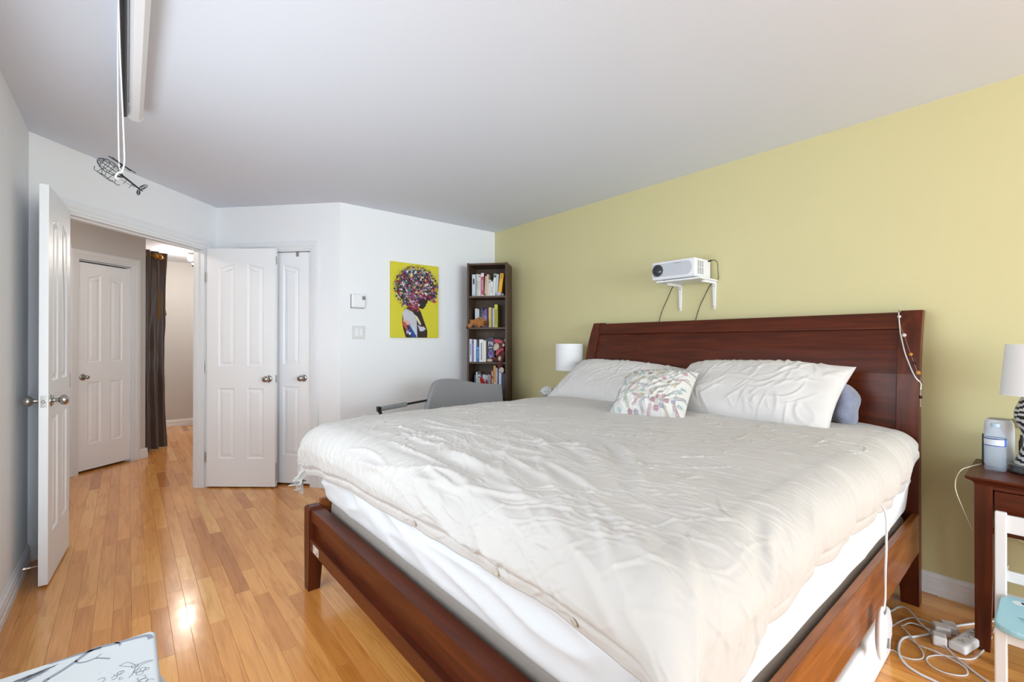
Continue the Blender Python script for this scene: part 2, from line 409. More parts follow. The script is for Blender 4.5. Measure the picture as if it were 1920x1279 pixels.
for n_, i in enumerate(order):
    tone = min(1, max(0, rng.gauss(0.52, 0.24))); sd = rng.random()
    if n_ < 295:
        mb = MB(); board_mb(mb, boards[i], tone, sd); add('floor_board', mb, M_FLOOR, floor)
    else: board_mb(rest, boards[i], tone, sd)
tag(add('floor_boards_rest', rest, M_FLOOR, floor), kind='stuff')

# ------------------------------------------------------------------ baseboards and casings
def baseboard(name, a, b, ranges=None, h=0.103, m=None, side=-1):
    L_ = math.hypot(b[0] - a[0], b[1] - a[1]); M = frame2(a, (b[0] - a[0], b[1] - a[1])); mb = MB()
    prof = [(0, 0), (0.017, 0), (0.017, 0.035), (0.0145, 0.038), (0.0145, 0.066), (0.0125, 0.069), (0.0125, 0.084), (0.009, 0.090), (0.005, 0.097), (0.004, h), (0, h)]
    for (s0, s1) in (ranges or [(0, L_)]):
        n = len(prof); vs = []
        for s_ in (s0, s1): vs += [tuple(M @ Vector((s_, side * p, z))) for p, z in prof]
        fs = [(i, (i + 1) % n, n + (i + 1) % n, n + i) for i in range(n)] + [tuple(range(n)), tuple(range(n, 2 * n))[::-1]]
        mb.raw(vs, fs)
    return tag(add(name, mb, m or M_TRIM), kind='structure')
CW = 0.068
baseboard('baseboard_left', (XL, Y_FRONT), CL)
baseboard('baseboard_door', CL, CD, [(0, DS0 - CW), (DS1 + CW, LD)])
baseboard('baseboard_closet', CD, CC, [(0, KS0 - CW), (KS1 + CW, LC)])
baseboard('baseboard_back', CC, (XR, YB))
baseboard('baseboard_right', (XR, YB), (XR, Y_FRONT))
baseboard('baseboard_hall', HA, HB, [(0, GS0 - CW), (GS1 + CW, LH + 0.017)])
baseboard('baseboard_hall_back', (-0.55, HBY), (HRX, HBY))
def casing(name, a, b, s0, s1, h, side=-1, jamb=True):
    M = frame2(a, (b[0] - a[0], b[1] - a[1])); mb = MB()
    def strip(x0, x1, z0, z1, horiz, outer_hi):
        steps = [(0.0, 1.0, 0.009), (0.30, 0.98, 0.014), (0.42, 0.82, 0.017)]          # from inner edge to outer edge
        for f0, f1, t in steps:
            if horiz: zz0, zz1 = z0 + (z1 - z0) * f0, z0 + (z1 - z0) * f1; e = (z1 - z0) * (1 - f1); e0 = (z1 - z0) * f1; mb.box(x0 - e0, x1 + e0, min(0, side * t), max(0, side * t), zz0, zz1, M)
            else:
                w = x1 - x0
                if outer_hi: xx0, xx1 = x0 + w * f0, x0 + w * f1
                else: xx0, xx1 = x1 - w * f1, x1 - w * f0
                mb.box(xx0, xx1, min(0, side * t), max(0, side * t), z0, z1 + (w * f0 if f0 else 0), M)
    strip(s0 - CW, s0, 0, h, False, False); strip(s1, s1 + CW, 0, h, False, True); strip(s0, s1, h, h + CW, True, True)
    o = tag(add(name, mb, M_TRIM, bevel=0.0012, seg=1), kind='structure')
    if jamb:
        jb = MB(); t = 0.016
        jb.box(s0, s0 + t, 0, WT, 0, h, M); jb.box(s1 - t, s1, 0, WT, 0, h, M); jb.box(s0 + t, s1 - t, 0, WT, h - t, h, M)
        st = 0.011
        jb.box(s0 + t, s0 + t + st, 0.045, 0.08, 0, h - t, M); jb.box(s1 - t - st, s1 - t, 0.045, 0.08, 0, h - t, M); jb.box(s0 + t, s1 - t, 0.045, 0.08, h - t - st, h - t, M)
        add('jamb', jb, M_TRIM, o)
    return o
casing('trim_1', CL, CD, DS0, DS1, DH)
casing('trim_2', CD, CC, KS0, KS1, DH)
casing('trim_3', HA, HB, GS0, GS1, DH)

# ------------------------------------------------------------------ doors
def offset_poly(poly, d):
    n = len(poly); out = []
    for i in range(n):
        p0 = Vector(poly[i - 1]); p1 = Vector(poly[i]); p2 = Vector(poly[(i + 1) % n])
        e1 = (p1 - p0).normalized(); e2 = (p2 - p1).normalized()
        n1 = Vector((-e1.y, e1.x)); n2 = Vector((-e2.y, e2.x)); b = (n1 + n2); b.normalize()
        k = d / max(0.3, b.dot(n1)); out.append((p1.x + b.x * k, p1.y + b.y * k))
    return out
def door_leaf(root, w, h, t, xs, z_lo, z_mid0, z_mid1, z_hi, arch):
    """leaf in local coords: x 0..w, y 0..-t (front face y=-t), z 0..h; panels cut into both faces"""
    outs = []
    for (x0, x1), hi in zip(xs, ('r', 'l')):
        outs.append([(x0, z_lo), (x1, z_lo), (x1, z_mid0), (x0, z_mid0)])
        top = []
        for k in range(7):
            f = k / 6; x = x1 + (x0 - x1) * f
            g = (1 - f) if hi == 'r' else f
            top.append((x, z_hi - arch + arch * (g * g * (3 - 2 * g))))
        outs.append([(x0, z_mid1), (x1, z_mid1)] + top)
    import bmesh
    for face_y, sg in ((-t, 1), (0.0, -1)):
        bm = bmesh.new(); edges = []
        for poly in [[(0, 0), (w, 0), (w, h), (0, h)]] + outs:
            vs = [bm.verts.new((p[0], face_y, p[1])) for p in poly]
            for i in range(len(vs)): edges.append(bm.edges.new((vs[i], vs[(i + 1) % len(vs)])))
        bmesh.ops.triangle_fill(bm, edges=edges, use_beauty=True, normal=(0, -sg, 0))
        if face_y < 0:
            b4 = [bm.verts.new((p[0], y, p[1])) for y in (-t, 0.0) for p in ((0, 0), (w, 0), (w, h), (0, h))]
            for i in range(4): bm.faces.new((b4[i], b4[(i + 1) % 4], b4[4 + (i + 1) % 4], b4[4 + i]))
        me = bpy.data.meshes.new('leaf'); bm.to_mesh(me); bm.free(); me.materials.append(M_DOOR)
        o = bpy.data.objects.new('leaf' if face_y < 0 else 'leaf_back', me); link(o, root)
        for poly in outs:
            mb = MB(); loops = [(0.0, 0.0), (0.007, 0.006), (0.013, 0.0075), (0.016, 0.0075), (0.040, 0.0015), (0.042, 0.0015)]
            n = len(poly); vs = []
            for d, dep in loops: vs += [(p[0], face_y + sg * dep, p[1]) for p in offset_poly(poly, d)]
            fs = [(j * n + i, j * n + (i + 1) % n, (j + 1) * n + (i + 1) % n, (j + 1) * n + i) for j in range(len(loops) - 1) for i in range(n)]
            fs.append(tuple(range((len(loops) - 1) * n, len(loops) * n)))
            if sg < 0: fs = [f[::-1] for f in fs]
            add('panel', mb.raw(vs, fs), M_DOOR, root)
def knob(root, x, y, z, sg, r=0.027):
    """door knob on face at y, pointing sg*-Y"""
    M = axis_to((x, y, z), (0, -sg, 0))
    mb = MB(); mb.lathe([(0.031, 0), (0.031, 0.003), (0.026, 0.008), (0.012, 0.010), (0.010, 0.026), (0.015, 0.032), (r * 0.93, 0.040), (r, 0.050), (r * 0.93, 0.060), (r * 0.62, 0.067), (0.004, 0.069)], 28, M)
    return add('knob', mb, M_NICKEL, root, smooth=True, angle=50)
def hinge(root, x, y, zs, M_=None):
    for z in zs:
        mb = MB(); mb.lathe([(0.006, z - 0.042), (0.006, z + 0.042)], 10, Matrix.Translation((x, y, 0))); add('hinge', mb, M_NICKEL, root, smooth=True, angle=40)


W_LEAF = 0.565
PX = [(0.095, 0.232), (0.335, 0.470)]
# left leaf of the double door: opened against the left wall
d1 = thing('door_1', None, None, (-0.268, 3.866, 0.012), math.radians(-94.0), kind='structure')
door_leaf(d1, W_LEAF, 2.035, 0.035, PX, 0.24, 0.84, 1.03, 1.90, 0.03)
knob(d1, W_LEAF - 0.06, -0.035, 0.93, 1); knob(d1, W_LEAF - 0.06, 0.0, 0.93, -1)
mb = MB(); mb.box(W_LEAF, W_LEAF + 0.0012, -0.029, -0.006, 0.90, 0.96); mb.lathe([(0.008, 0), (0.008, 0.006), (0.005, 0.009)], 14, axis_to((W_LEAF, -0.0175, 0.93), (1, 0, 0)))
add('latch', mb, M_NICKEL, d1)
hinge(d1, -0.004, -0.004, (0.25, 1.0, 1.80))
mb = MB(); mb.tube([(W_LEAF - 0.05, -0.035, 0.085), (W_LEAF - 0.05, -0.095, 0.085)], 0.004, 8); mb.lathe([(0.005, 0), (0.007, 0.012), (0.013, 0.022), (0.013, 0.027)], 14, axis_to((W_LEAF - 0.05, -0.07, 0.085), (0, -1, 0)))
add('door_stop', mb, M_NICKEL, d1, smooth=True, angle=40)
# right leaf: opened in front of the closet
d2 = thing('door_2', None, None, (0.543, 4.702, 0.012), math.radians(-41.0), kind='structure')
door_leaf(d2, 0.59, 2.035, 0.035, [(0.10, 0.24), (0.350, 0.49)], 0.24, 0.84, 1.03, 1.90, 0.03)
knob(d2, 0.535, -0.035, 0.92, 1)
mb = MB(); mb.box(0.59, 0.5912, -0.029, -0.006, 0.89, 0.95); mb.box(0.59, 0.5912, -0.026, -0.009, 1.90, 1.97); mb.box(0.59, 0.5912, -0.026, -0.009, 0.04, 0.20); add('latch_plate', mb, M_NICKEL, d2)
hinge(d2, -0.006, -0.036, (0.25, 1.02, 1.79))
# closet door
kd = ((CC[0] - CD[0]) / LC, (CC[1] - CD[1]) / LC); kn = (-kd[1], kd[0])
d3 = thing('door_3', None, None, (CD[0] + kd[0] * (KS0 + 0.019) + kn[0] * 0.05, CD[1] + kd[1] * (KS0 + 0.019) + kn[1] * 0.05, 0.02), math.atan2(kd[1], kd[0]), kind='structure')
WK = KS1 - KS0 - 0.038
door_leaf(d3, WK, 2.005, 0.035, [(0.10, 0.26), (0.365, 0.515)], 0.24, 0.84, 1.03, 1.90, 0.03)
knob(d3, WK - 0.062, -0.035, 0.915, 1)
mb = MB(); mb.box(WK - 0.135, WK - 0.110, -0.038, -0.035, 1.970, 2.006); mb.box(WK - 0.135, WK - 0.110, -0.038, 0.0, 2.004, 2.007); add('over_door_hook', mb, M_NICKEL, d3)
# hall closet door
gd = ((HB[0] - HA[0]) / LH, (HB[1] - HA[1]) / LH); gn = (-gd[1], gd[0])
d4 = thing('door_4', None, None, (HA[0] + gd[0] * (GS0 + 0.019) + gn[0] * 0.05, HA[1] + gd[1] * (GS0 + 0.019) + gn[1] * 0.05, 0.022), math.atan2(gd[1], gd[0]), kind='structure')
WG = GS1 - GS0 - 0.038
door_leaf(d4, WG, 1.985, 0.035, [(0.085, 0.205), (0.295, 0.415)], 0.24, 0.84, 1.03, 1.88, 0.03)
knob(d4, 0.042, -0.035, 0.89, 1, r=0.019)

# ------------------------------------------------------------------ hall: curtain and lamp
M_CURT = mat('curtain_satin_brown', rgb(86, 66, 55), 0.36, var=0.22, scale=9, bump=0.25, bscale=22, sheen=0.3)
M_GOLD = mat('antique_gold', rgb(176, 120, 48), 0.32, 1.0)
cu = thing('hall_curtain', 'long dark brown satin curtain hanging in the hall from a gold rod', 'curtain', (0.24, 6.80, 0), world=True)
cd_ = Vector((0.70, 0.71, 0)).normalized(); cn = Vector((0.71, -0.70, 0)).normalized(); c0 = Vector((0.15, 6.66, 0))
T, Zz = np.meshgrid(np.linspace(0, 1, 70), np.linspace(0, 1, 60))
wid = 0.285 * (1 - 0.18 * np.sin(np.pi * np.clip(1 - Zz, 0, 1)) * 0.5) ; zz = 0.005 + Zz * 2.30
fold = 0.035 * np.sin(T * 2 * np.pi * 2.4 + 0.5 * np.sin(Zz * 5)) * (1 - 0.4 * Zz) + 0.010 * perlin(T * 5, Zz * 9, 2)
sx = T * wid + 0.012 * perlin(T * 3, Zz * 6, 5)
P = np.stack([c0.x + cd_.x * sx + cn.x * fold, c0.y + cd_.y * sx + cn.y * fold, zz], -1)
grid_obj('drape', P, M_CURT, cu)
mb = MB(); mb.prism([(0.20, 0), (0.33, 0.05), (0.27, 0.30), (0.22, 0.36)], -0.006, 0.0, Matrix.Translation((c0.x - 0.02, c0.y - 0.02, 1.52)) @ Matrix(((0.70, 0, 0.71, 0), (0.71, 0, -0.70, 0), (0, 1, 0, 0), (0, 0, 0, 1))))
add('tieback_flap', mb, mat('curtain_lining_gold', rgb(128, 88, 34), 0.5), cu)
mb = MB(); mb.box(-0.13, 0.022, -0.01, 0.0, 0.005, 2.22, frame2((c0.x, c0.y + 0.01, 0), (cd_.x, cd_.y))); add('dark_gap_strip', mb, mat('unlit_gap_black', rgb(14, 12, 12), 0.9), cu)  # black strip painting the unlit gap between wall corner and curtain
mb = MB(); mb.tube([c0 + Vector((0, 0, 2.245)) - cd_ * 0.12, c0 + Vector((0, 0, 2.245)) + cd_ * 0.27], 0.011, 12); add('rod', mb, M_GOLD, cu, smooth=True, angle=40)
for f in (0.10, 0.165):
    p = c0 + cd_ * f + cn * 0.04 + Vector((0, 0, 2.245)); ring = [p + (cd_ * math.cos(a) + Vector((0, 0, 1)) * math.sin(a)) * 0.026 for a in [2 * math.pi * k / 18 for k in range(18)]]
    mb = MB(); mb.tube(ring, 0.007, 8, closed=True); mb.ellipsoid(p, (0.02, 0.02, 0.02), 14, 8); add('grommet', mb, M_GOLD, cu, smooth=True)

M_CHROME = mat('chrome', rgb(205, 205, 205), 0.12, 1.0)
M_BULB = mat('lit_bulb', rgb(255, 240, 220), 0.3, emit=(1.0, 0.86, 0.66, 1), emit_s=25.0)
lp = thing('hall_ceiling_lamp', 'chrome ceiling spot lamp with a lit bulb in the hall', 'lamp', (0.668, 7.39, H), world=True)
mb = MB(); mb.lathe([(0.055, H - 0.02), (0.058, H - 0.012), (0.058, H)], 24, Matrix.Translation((0.668, 7.39, 0))); mb.tube([(0.668, 7.39, H), (0.668, 7.39, 2.27)], 0.006, 8)
add('canopy', mb, M_CHROME, lp, smooth=True, angle=40)
for (bx, by, bz, dv) in ((0.635, 7.33, 2.345, (-0.5, -0.8, -0.25)), (0.685, 7.36, 2.262, (0.6, 0.5, -0.4))):
    mb = MB(); mb.lathe([(0.012, -0.05), (0.022, -0.045), (0.034, 0.0), (0.036, 0.012), (0.033, 0.012), (0.030, 0.0), (0.018, -0.04)], 18, axis_to((bx, by, bz), dv)); sp = add('spot_head', mb, M_CHROME, lp, smooth=True, angle=40)
    mb = MB(); mb.ellipsoid((bx, by, bz), (0.024, 0.024, 0.024), 14, 8); add('bulb', mb, M_BULB, sp, smooth=True)
    l = bpy.data.lights.new('hall_bulb_light', 'POINT'); l.energy = 9; l.color = (1.0, 0.91, 0.80); l.shadow_soft_size = 0.03
    o = bpy.data.objects.new('hall_bulb_light', l); COL.objects.link(o); o.location = Vector((bx, by, bz)) + Vector(dv).normalized() * 0.055

hl = thing('hall_ceiling_lamp', 'flush white glass ceiling lamp in the hall beside the closet door', 'lamp', (-0.62, 4.62, H), world=True)
mb = MB(); mb.lathe([(0.10, H - 0.02), (0.105, H - 0.01), (0.105, H)], 28, Matrix.Translation((-0.62, 4.62, 0))); add('canopy', mb, M_CHROME, hl, smooth=True, angle=40)
mb = MB(); mb.lathe([(0.01, H - 0.085), (0.06, H - 0.078), (0.10, H - 0.05), (0.11, H - 0.02)], 28, Matrix.Translation((-0.62, 4.62, 0))); add('glass_bowl', mb, mat('lit_opal_glass', rgb(250, 244, 234), 0.3, emit=(1.0, 0.88, 0.72, 1), emit_s=4.0), hl, smooth=True)
l = bpy.data.lights.new('hall_bowl_light', 'POINT'); l.energy = 6.5; l.color = (1.0, 0.88, 0.74); l.shadow_soft_size = 0.08
o = bpy.data.objects.new('hall_bowl_light', l); COL.objects.link(o); o.location = (-0.62, 4.62, H - 0.18)

# ------------------------------------------------------------------ bed frame
bed = thing('king_bed', 'dark cherry wooden king size bed frame with a tall sleigh headboard against the yellow wall', 'bed', (1.78, 1.44, 0), world=True)
YN, YF = 0.415, 2.470                   # near and far side of the bed
HP = [(0.0, 2.842), (0.45, 2.842), (0.85, 2.843), (1.0, 2.848), (1.1, 2.858), (1.2, 2.880), (1.3, 2.916), (1.36, 2.942), (1.40, 2.963)]
def hpx(z):
    for (z0, x0), (z1, x1) in zip(HP, HP[1:]):
        if z <= z1: return x0 + (x1 - x0) * (z - z0) / (z1 - z0)
    return HP[-1][1]
def curved(y0, y1, z0, z1, off, th, n=18, taper=None):
    zs = [z0 + (z1 - z0) * i / n for i in range(n + 1)]
    poly = [(hpx(z) + off, z) for z in zs] + [(hpx(z) + off + th, z) for z in reversed(zs)]
    Mx = Matrix(((1, 0, 0, 0), (0, 0, 1, 0), (0, 1, 0, 0), (0, 0, 0, 1)))
    mb = MB(); mb.prism(poly, y0, y1, Mx)
    if taper:
        mb.v = [(x, (y if z > 0.30 else (y1 - (y1 - y) * (taper + (1 - taper) * z / 0.30) if taper > 0 else y0 + (y - y0) * (-taper + (1 + taper) * z / 0.30))), z) for x, y, z in mb.v]
    return mb
add('headboard_post', curved(YN, YN + 0.085, 0, 1.402, 0, 0.06, taper=-0.80), M_CHERRYV, bed, bevel=0.003)
add('headboard_post', curved(YF - 0.085, YF, 0, 1.402, 0, 0.06, taper=0.80), M_CHERRYV, bed, bevel=0.003)
add('headboard_top_rail', curved(YN + 0.085, YF - 0.085, 1.312, 1.394, 0.002, 0.05), M_CHERRY, bed, bevel=0.003)
add('headboard_panel', curved(YN + 0.085, YF - 0.085, 0.30, 1.314, 0.016, 0.022), M_CHERRY, bed)
add('headboard_lower_rail', curved(YN + 0.085, YF - 0.085, 0.24, 0.40, 0.004, 0.045), M_CHERRY, bed, bevel=0.003)
def post(y0, y1):
    mb = MB(); x0, x1 = 0.692, 0.765
    def ring(z, dx, dy): return [(x0 + 0 * dx, y0 + dy, z), (x1 - dx, y0 + dy, z), (x1 - dx, y1 - dy, z), (x0, y1 - dy, z)]
    vs = ring(0, 0.016, 0.008) + ring(0.20, 0, 0) + ring(0.405, 0, 0) + [(x0 + 0.012, y0 + 0.012, 0.417), (x1 - 0.012, y0 + 0.012, 0.417), (x1 - 0.012, y1 - 0.012, 0.417), (x0 + 0.012, y1 - 0.012, 0.417)]
    fs = [(3, 2, 1, 0), (12, 13, 14, 15)] + [(4 * j + i, 4 * j + (i + 1) % 4, 4 * j + 4 + (i + 1) % 4, 4 * j + 4 + i) for j in range(3) for i in range(4)]
    return mb.raw(vs, fs)
add('foot_post', post(YF - 0.078, YF), M_CHERRYV, bed, bevel=0.002); add('foot_post', post(YN, YN + 0.078), M_CHERRYV, bed, bevel=0.002)
mb = MB(); mb.box(0.702, 0.768, YN + 0.078, YF - 0.078, 0.352, 0.405); add('foot_top_rail', mb, M_CHERRY, bed, bevel=0.003)
mb = MB(); mb.box(0.722, 0.744, YN + 0.078, YF - 0.078, 0.25, 0.355); add('foot_panel', mb, M_CHERRY, bed)
mb = MB(); mb.box(0.696, 0.750, YN + 0.078, YF - 0.078, 0.208, 0.268); lowr = add('foot_lower_rail', mb, M_CHERRY, bed, bevel=0.003)
for y in (YN, YF - 0.028):
    mb = MB(); mb.box(0.765, 2.845, y, y + 0.028, 0.258, 0.436); add('side_rail', mb, M_CHERRYX, bed, bevel=0.004)
for y in (YN + 0.028, YF - 0.053):
    mb = MB(); mb.box(0.77, 2.84, y, y + 0.025, 0.19, 0.215); add('support_ledge', mb, M_CHERRYX, bed)
for i in range(10):
    mb = MB(); x = 0.83 + i * 0.212; mb.box(x, x + 0.08, YN + 0.03, YF - 0.03, 0.215, 0.233); add('slat', mb, mat('pine_slat', rgb(188, 150, 104), 0.6), bed)
# maker's label stuck on the lower rail
mb = MB(); W_, R_, K_ = rgb(228, 214, 204), rgb(150, 52, 44), rgb(60, 30, 24)
Mx = Matrix(((0, 0, -1, 0.6955), (-1, 0, 0, 2.335), (0, 1, 0, 0.219), (0, 0, 0, 1)))
mb.prism([(0, 0), (0.082, 0), (0.082, 0.038), (0, 0.038)], 0, 0.0003, Mx, W_)
for a, b, c, d, k in ((0.044, 0.050, 0.004, 0.020, R_), (0.055, 0.068, 0.006, 0.014, K_), (0.055, 0.075, 0.020, 0.023, R_), (0.006, 0.036, 0.030, 0.032, R_), (0.006, 0.036, 0.022, 0.024, K_), (0.006, 0.030, 0.012, 0.014, K_), (0.055, 0.072, 0.029, 0.031, K_)):
    mb.prism([(a, c), (b, c), (b, d), (a, d)], 0.0003, 0.0005, Mx, k)
add('sticker', mb, M_PRINT, lowr)

# box spring and mattress
def soft_block(name, x0, x1, y0, y1, z0, z1, r, m, parent, wr=0.006, bulge=0.01, nper=420, seed=0, rz=0.05):
    lx, ly = x1 - x0 - 2 * r, y1 - y0 - 2 * r; per = [(lx, 'a'), (math.pi * r / 2, 'b'), (ly, 'c'), (math.pi * r / 2, 'd')] * 2
    tot = 2 * (lx + ly) + 2 * math.pi * r
    S = np.linspace(0, tot, nper, endpoint=False); pts = []; nrm = []
    for s_ in S:
        t = s_
        corners = [((x1 - r, y0 + r), -math.pi / 2), ((x1 - r, y1 - r), 0.0), ((x0 + r, y1 - r), math.pi / 2), ((x0 + r, y0 + r), math.pi)]
        starts = [((x0 + r, y0), (1, 0), lx, (0, -1)), ((x1, y0 + r), (0, 1), ly, (1, 0)), ((x1 - r, y1), (-1, 0), lx, (0, 1)), ((x0, y1 - r), (0, -1), ly, (-1, 0))]
        for k in range(4):
            p, d, l, n = starts[k]
            if t <= l: pts.append((p[0] + d[0] * t, p[1] + d[1] * t)); nrm.append(n); break
            t -= l; (c, a0) = corners[k]; al = math.pi * r / 2
            if t <= al:
                a = a0 + t / r; pts.append((c[0] + r * math.cos(a), c[1] + r * math.sin(a))); nrm.append((math.cos(a), math.sin(a))); break
            t -= al
        else: pts.append((x0 + r, y0)); nrm.append((0, -1))
    pts = np.array(pts); nrm = np.array(nrm)
    rows = []
    hz = z1 - z0
    prof = [(-rz * (1 - math.cos(a)), z0 + rz - rz * math.sin(a)) for a in np.linspace(math.pi / 2, 0, 8)]
    prof = [(-rz + rz * math.cos(a), z0 + rz - rz * math.sin(a)) for a in np.linspace(math.pi / 2, 0, 8)]
    prof += [(0, z) for z in np.linspace(z0 + rz, z1 - rz, 26)[1:-1]]
    prof += [(-rz + rz * math.cos(a), z1 - rz + rz * math.sin(a)) for a in np.linspace(0, math.pi / 2, 8)]
    cx, cy = (x0 + x1) / 2, (y0 + y1) / 2
    for k, (off, z) in enumerate(prof):
        f = math.sin(math.pi * (z - z0) / hz)
        w = wr * (ridge(S * 1.6 + z * 5.0, z * 6 - S * 0.7, seed, 3) - 0.3) * f + wr * 0.6 * perlin(S * 5 + z * 9, z * 9 + S, seed + 1) * f + bulge * f
        q = pts + nrm * (off + w)[:, None]
        rows.append(np.concatenate([q, np.full((len(q), 1), z)], 1))
    for f in (0.9, 0.5, 0.0):        # top cap towards centre
        q = np.array([cx, cy]) + (rows[len(prof) - 1][:, :2] - np.array([cx, cy])) * f; rows.append(np.concatenate([q, np.full((len(q), 1), z1)], 1))
    rows.insert(0, np.concatenate([np.array([[cx, cy]] * len(S)), np.full((len(S), 1), z0)], 1))
    return grid_obj(name, np.array(rows), m, parent, wrap=True)
bs = soft_block('box_spring', 0.80, 2.825, 0.462, 2.425, 0.234, 0.428, 0.05, mat('box_spring_fabric', rgb(150, 140, 132), 0.9, var=0.06, scale=30, bump=0.2, bscale=120), None, 0.003, 0.004, 300, 4, 0.02)
tag(bs, 'grey brown fabric box spring showing between the bed rail and the mattress', 'box spring')
mt = soft_block('mattress', 0.765, 2.83, 0.448, 2.455, 0.428, 0.765, 0.11, M_SHEET, None, 0.018, 0.012, 640, 9, 0.06)
tag(mt, 'thick mattress in a white fitted sheet on the bed', 'mattress')

# ------------------------------------------------------------------ duvet
N1, N2 = 600, 600
a = np.linspace(0, 1, N1)[:, None]; b = np.linspace(0, 1, N2)[None, :]
XE, RF, YE0, YE1, RS = 0.795, 0.125, 0.505, 2.395, 0.115
yb = 0.40 + b * 2.10
stf = np.interp(yb, [0.4, 0.55, 0.7, 1.1, 1.6, 2.1, 2.4], [0.20, 0.075, 0.05, 0.05, 0.085, 0.12, 0.15]) + 0.012 * perlin(yb * 4, yb * 0 + 3.3, 1)
Lf = math.pi / 2 * RF + stf
A = -Lf + a * (Lf + (2.81 - XE)); A = A + b * 0
xx_ = np.clip(XE + A, 0.6, 2.81)
st0 = np.interp(xx_, [0.6, 0.9, 1.2, 1.6, 2.1, 2.5, 2.7, 2.81], [0.30, 0.19, 0.10, 0.09, 0.10, 0.10, 0.05, 0.0]) + 0.018 * perlin(xx_ * 5, xx_ * 0 + 1.7, 3)
st1 = np.interp(xx_, [0.6, 0.9, 2.8], [0.16, 0.12, 0.10])
L0 = math.pi / 2 * RS + st0; L1 = math.pi / 2 * RS + st1
B = -L0 + b * (L0 + (YE1 - YE0) + L1)
def roll(d, r, tuck):
    q = math.pi * r / 2; ang = np.clip(d / r, 0, math.pi / 2)
    o = np.where(d <= 0, 0, r * np.sin(ang)); dn = np.where(d <= 0, 0, r * (1 - np.cos(ang))); ex = np.clip(d - q, 0, None)
    return o - tuck * ex, dn + ex
fx, fz = roll(-A, RF, 0.18); rx, rz_ = roll(-B, RS, 0.15); lx, lz = roll(B - (YE1 - YE0), RS, 0.1)
X0 = XE + np.clip(A, 0, None) - fx; Y0 = YE0 + np.clip(B, 0, YE1 - YE0) - rx * (1 - 0.22 * sstep(2.2, 2.75, xx_)) + lx
PA, PB = A, B
top = 0.862 + 0.014 * perlin(PA * 1.7, PB * 1.6, 4) + 0.008 * perlin(PA * 3.9, PB * 3.7, 8)
edge = np.minimum(np.clip(PB, 0, None), np.clip(YE1 - YE0 - PB, 0, None)); top -= 0.016 * np.exp(-edge / 0.10)
top -= 0.014 * np.exp(-np.clip(PA, 0, None) / 0.12)
top -= 0.018 * sstep(2.35, 2.75, X0)
Z0 = top - fz - rz_ - lz
both = np.clip(rz_, 0, 0.2) * np.clip(fz, 0, 0.2)
Z0 += np.clip(lz, 0, 0.2) * np.clip(fz, 0, 0.25) * 3.6
Z0 += both * 0.8                                            # where both edges fall the corner does not hang double
P = np.stack([X0, Y0, Z0], -1)
# bulging lobes along the near side and the foot
nr = normals(P); nr *= np.sign(nr[N1 // 2, N2 // 2, 2])
side = sstep(0.02, 0.16, -PB); foot = sstep(0.02, 0.18, -PA)
lob = np.abs(np.sin(PA * math.pi / 0.31 + 0.9 * perlin(PA * 2, PA * 0 + 2.2, 6))) ** 0.7
P += nr * (side * (0.022 * lob - 0.006))[..., None]
P += nr * (foot * 0.016 * perlin(PB * 4.2, PA * 2.0, 12))[..., None]
# creases
w1 = 0.13 * perlin(PA * 2.1, PB * 2.1, 20); w2 = 0.13 * perlin(PA * 2.1, PB * 2.1, 21)
u1, v1 = PA + w1, PB + w2
segs = []; cg = random.Random(31)
def seg_at(a_, b_):
    if a_ < 0.15 and b_ > 0.9 or (a_ < 0.5 and b_ > 1.25): an = cg.gauss(0.25, 0.30)
    elif b_ < 0.22 and a_ > 0.5: an = cg.gauss(1.57, 0.25)
    elif a_ < 0.75 and b_ < 1.2: an = cg.gauss(1.35 + 0.5 * (b_ < 0.45), 0.35)
    else: an = cg.uniform(0, math.pi)
    return an
for k in range(3000):
    a_, b_ = cg.uniform(-0.28, 2.0), cg.uniform(-0.25, 2.1)
    d_ = float(perlin(np.array([a_ * 1.4]), np.array([b_ * 1.4]), 60)[0])
    if cg.random() > 0.55 + 0.9 * d_ + (0.35 if a_ < 0.6 else -0.12): continue
    ln = min(0.42, 0.05 + cg.expovariate(1 / 0.09)); segs.append((a_, b_, seg_at(a_, b_), ln, cg.uniform(0.0010, 0.0028) * (0.7 if a_ > 1.1 else 1.0), cg.uniform(0.0024, 0.0046), cg.gauss(0, 0.5)))
for k in range(95):                                          # small star-shaped crumples
    a_, b_ = cg.uniform(-0.2, 1.7), cg.uniform(-0.1, 2.0)
    for j in range(cg.randint(3, 5)):
        an = cg.uniform(0, 6.28); ln = cg.uniform(0.05, 0.16); segs.append((a_ + math.cos(an) * ln * 0.42, b_ + math.sin(an) * ln * 0.42, an, ln, cg.uniform(0.0015, 0.0032), cg.uniform(0.003, 0.006), cg.gauss(0, 0.7)))
for k in range(34):                                          # long soft folds falling towards the near foot corner
    t_ = cg.random(); a_, b_ = cg.uniform(-0.22, 0.55), cg.uniform(-0.18, 0.85)
    segs.append((a_, b_, math.atan2(b_ + 0.45, a_ + 0.42) + cg.gauss(0.12, 0.16), cg.uniform(0.25, 0.60), cg.uniform(0.004, 0.0085), cg.uniform(0.009, 0.018), cg.gauss(0, 0.25)))
for k in range(150):                                         # fanned creases over the far foot corner
    a_, b_ = cg.uniform(-0.28, 0.40), cg.uniform(0.75, 2.05)
    segs.append((a_, b_, cg.gauss(0.1 + 0.45 * (b_ - 1.4), 0.14), cg.uniform(0.12, 0.34), cg.uniform(0.0014, 0.0030), cg.uniform(0.003, 0.006), cg.gauss(0.25, 0.25)))
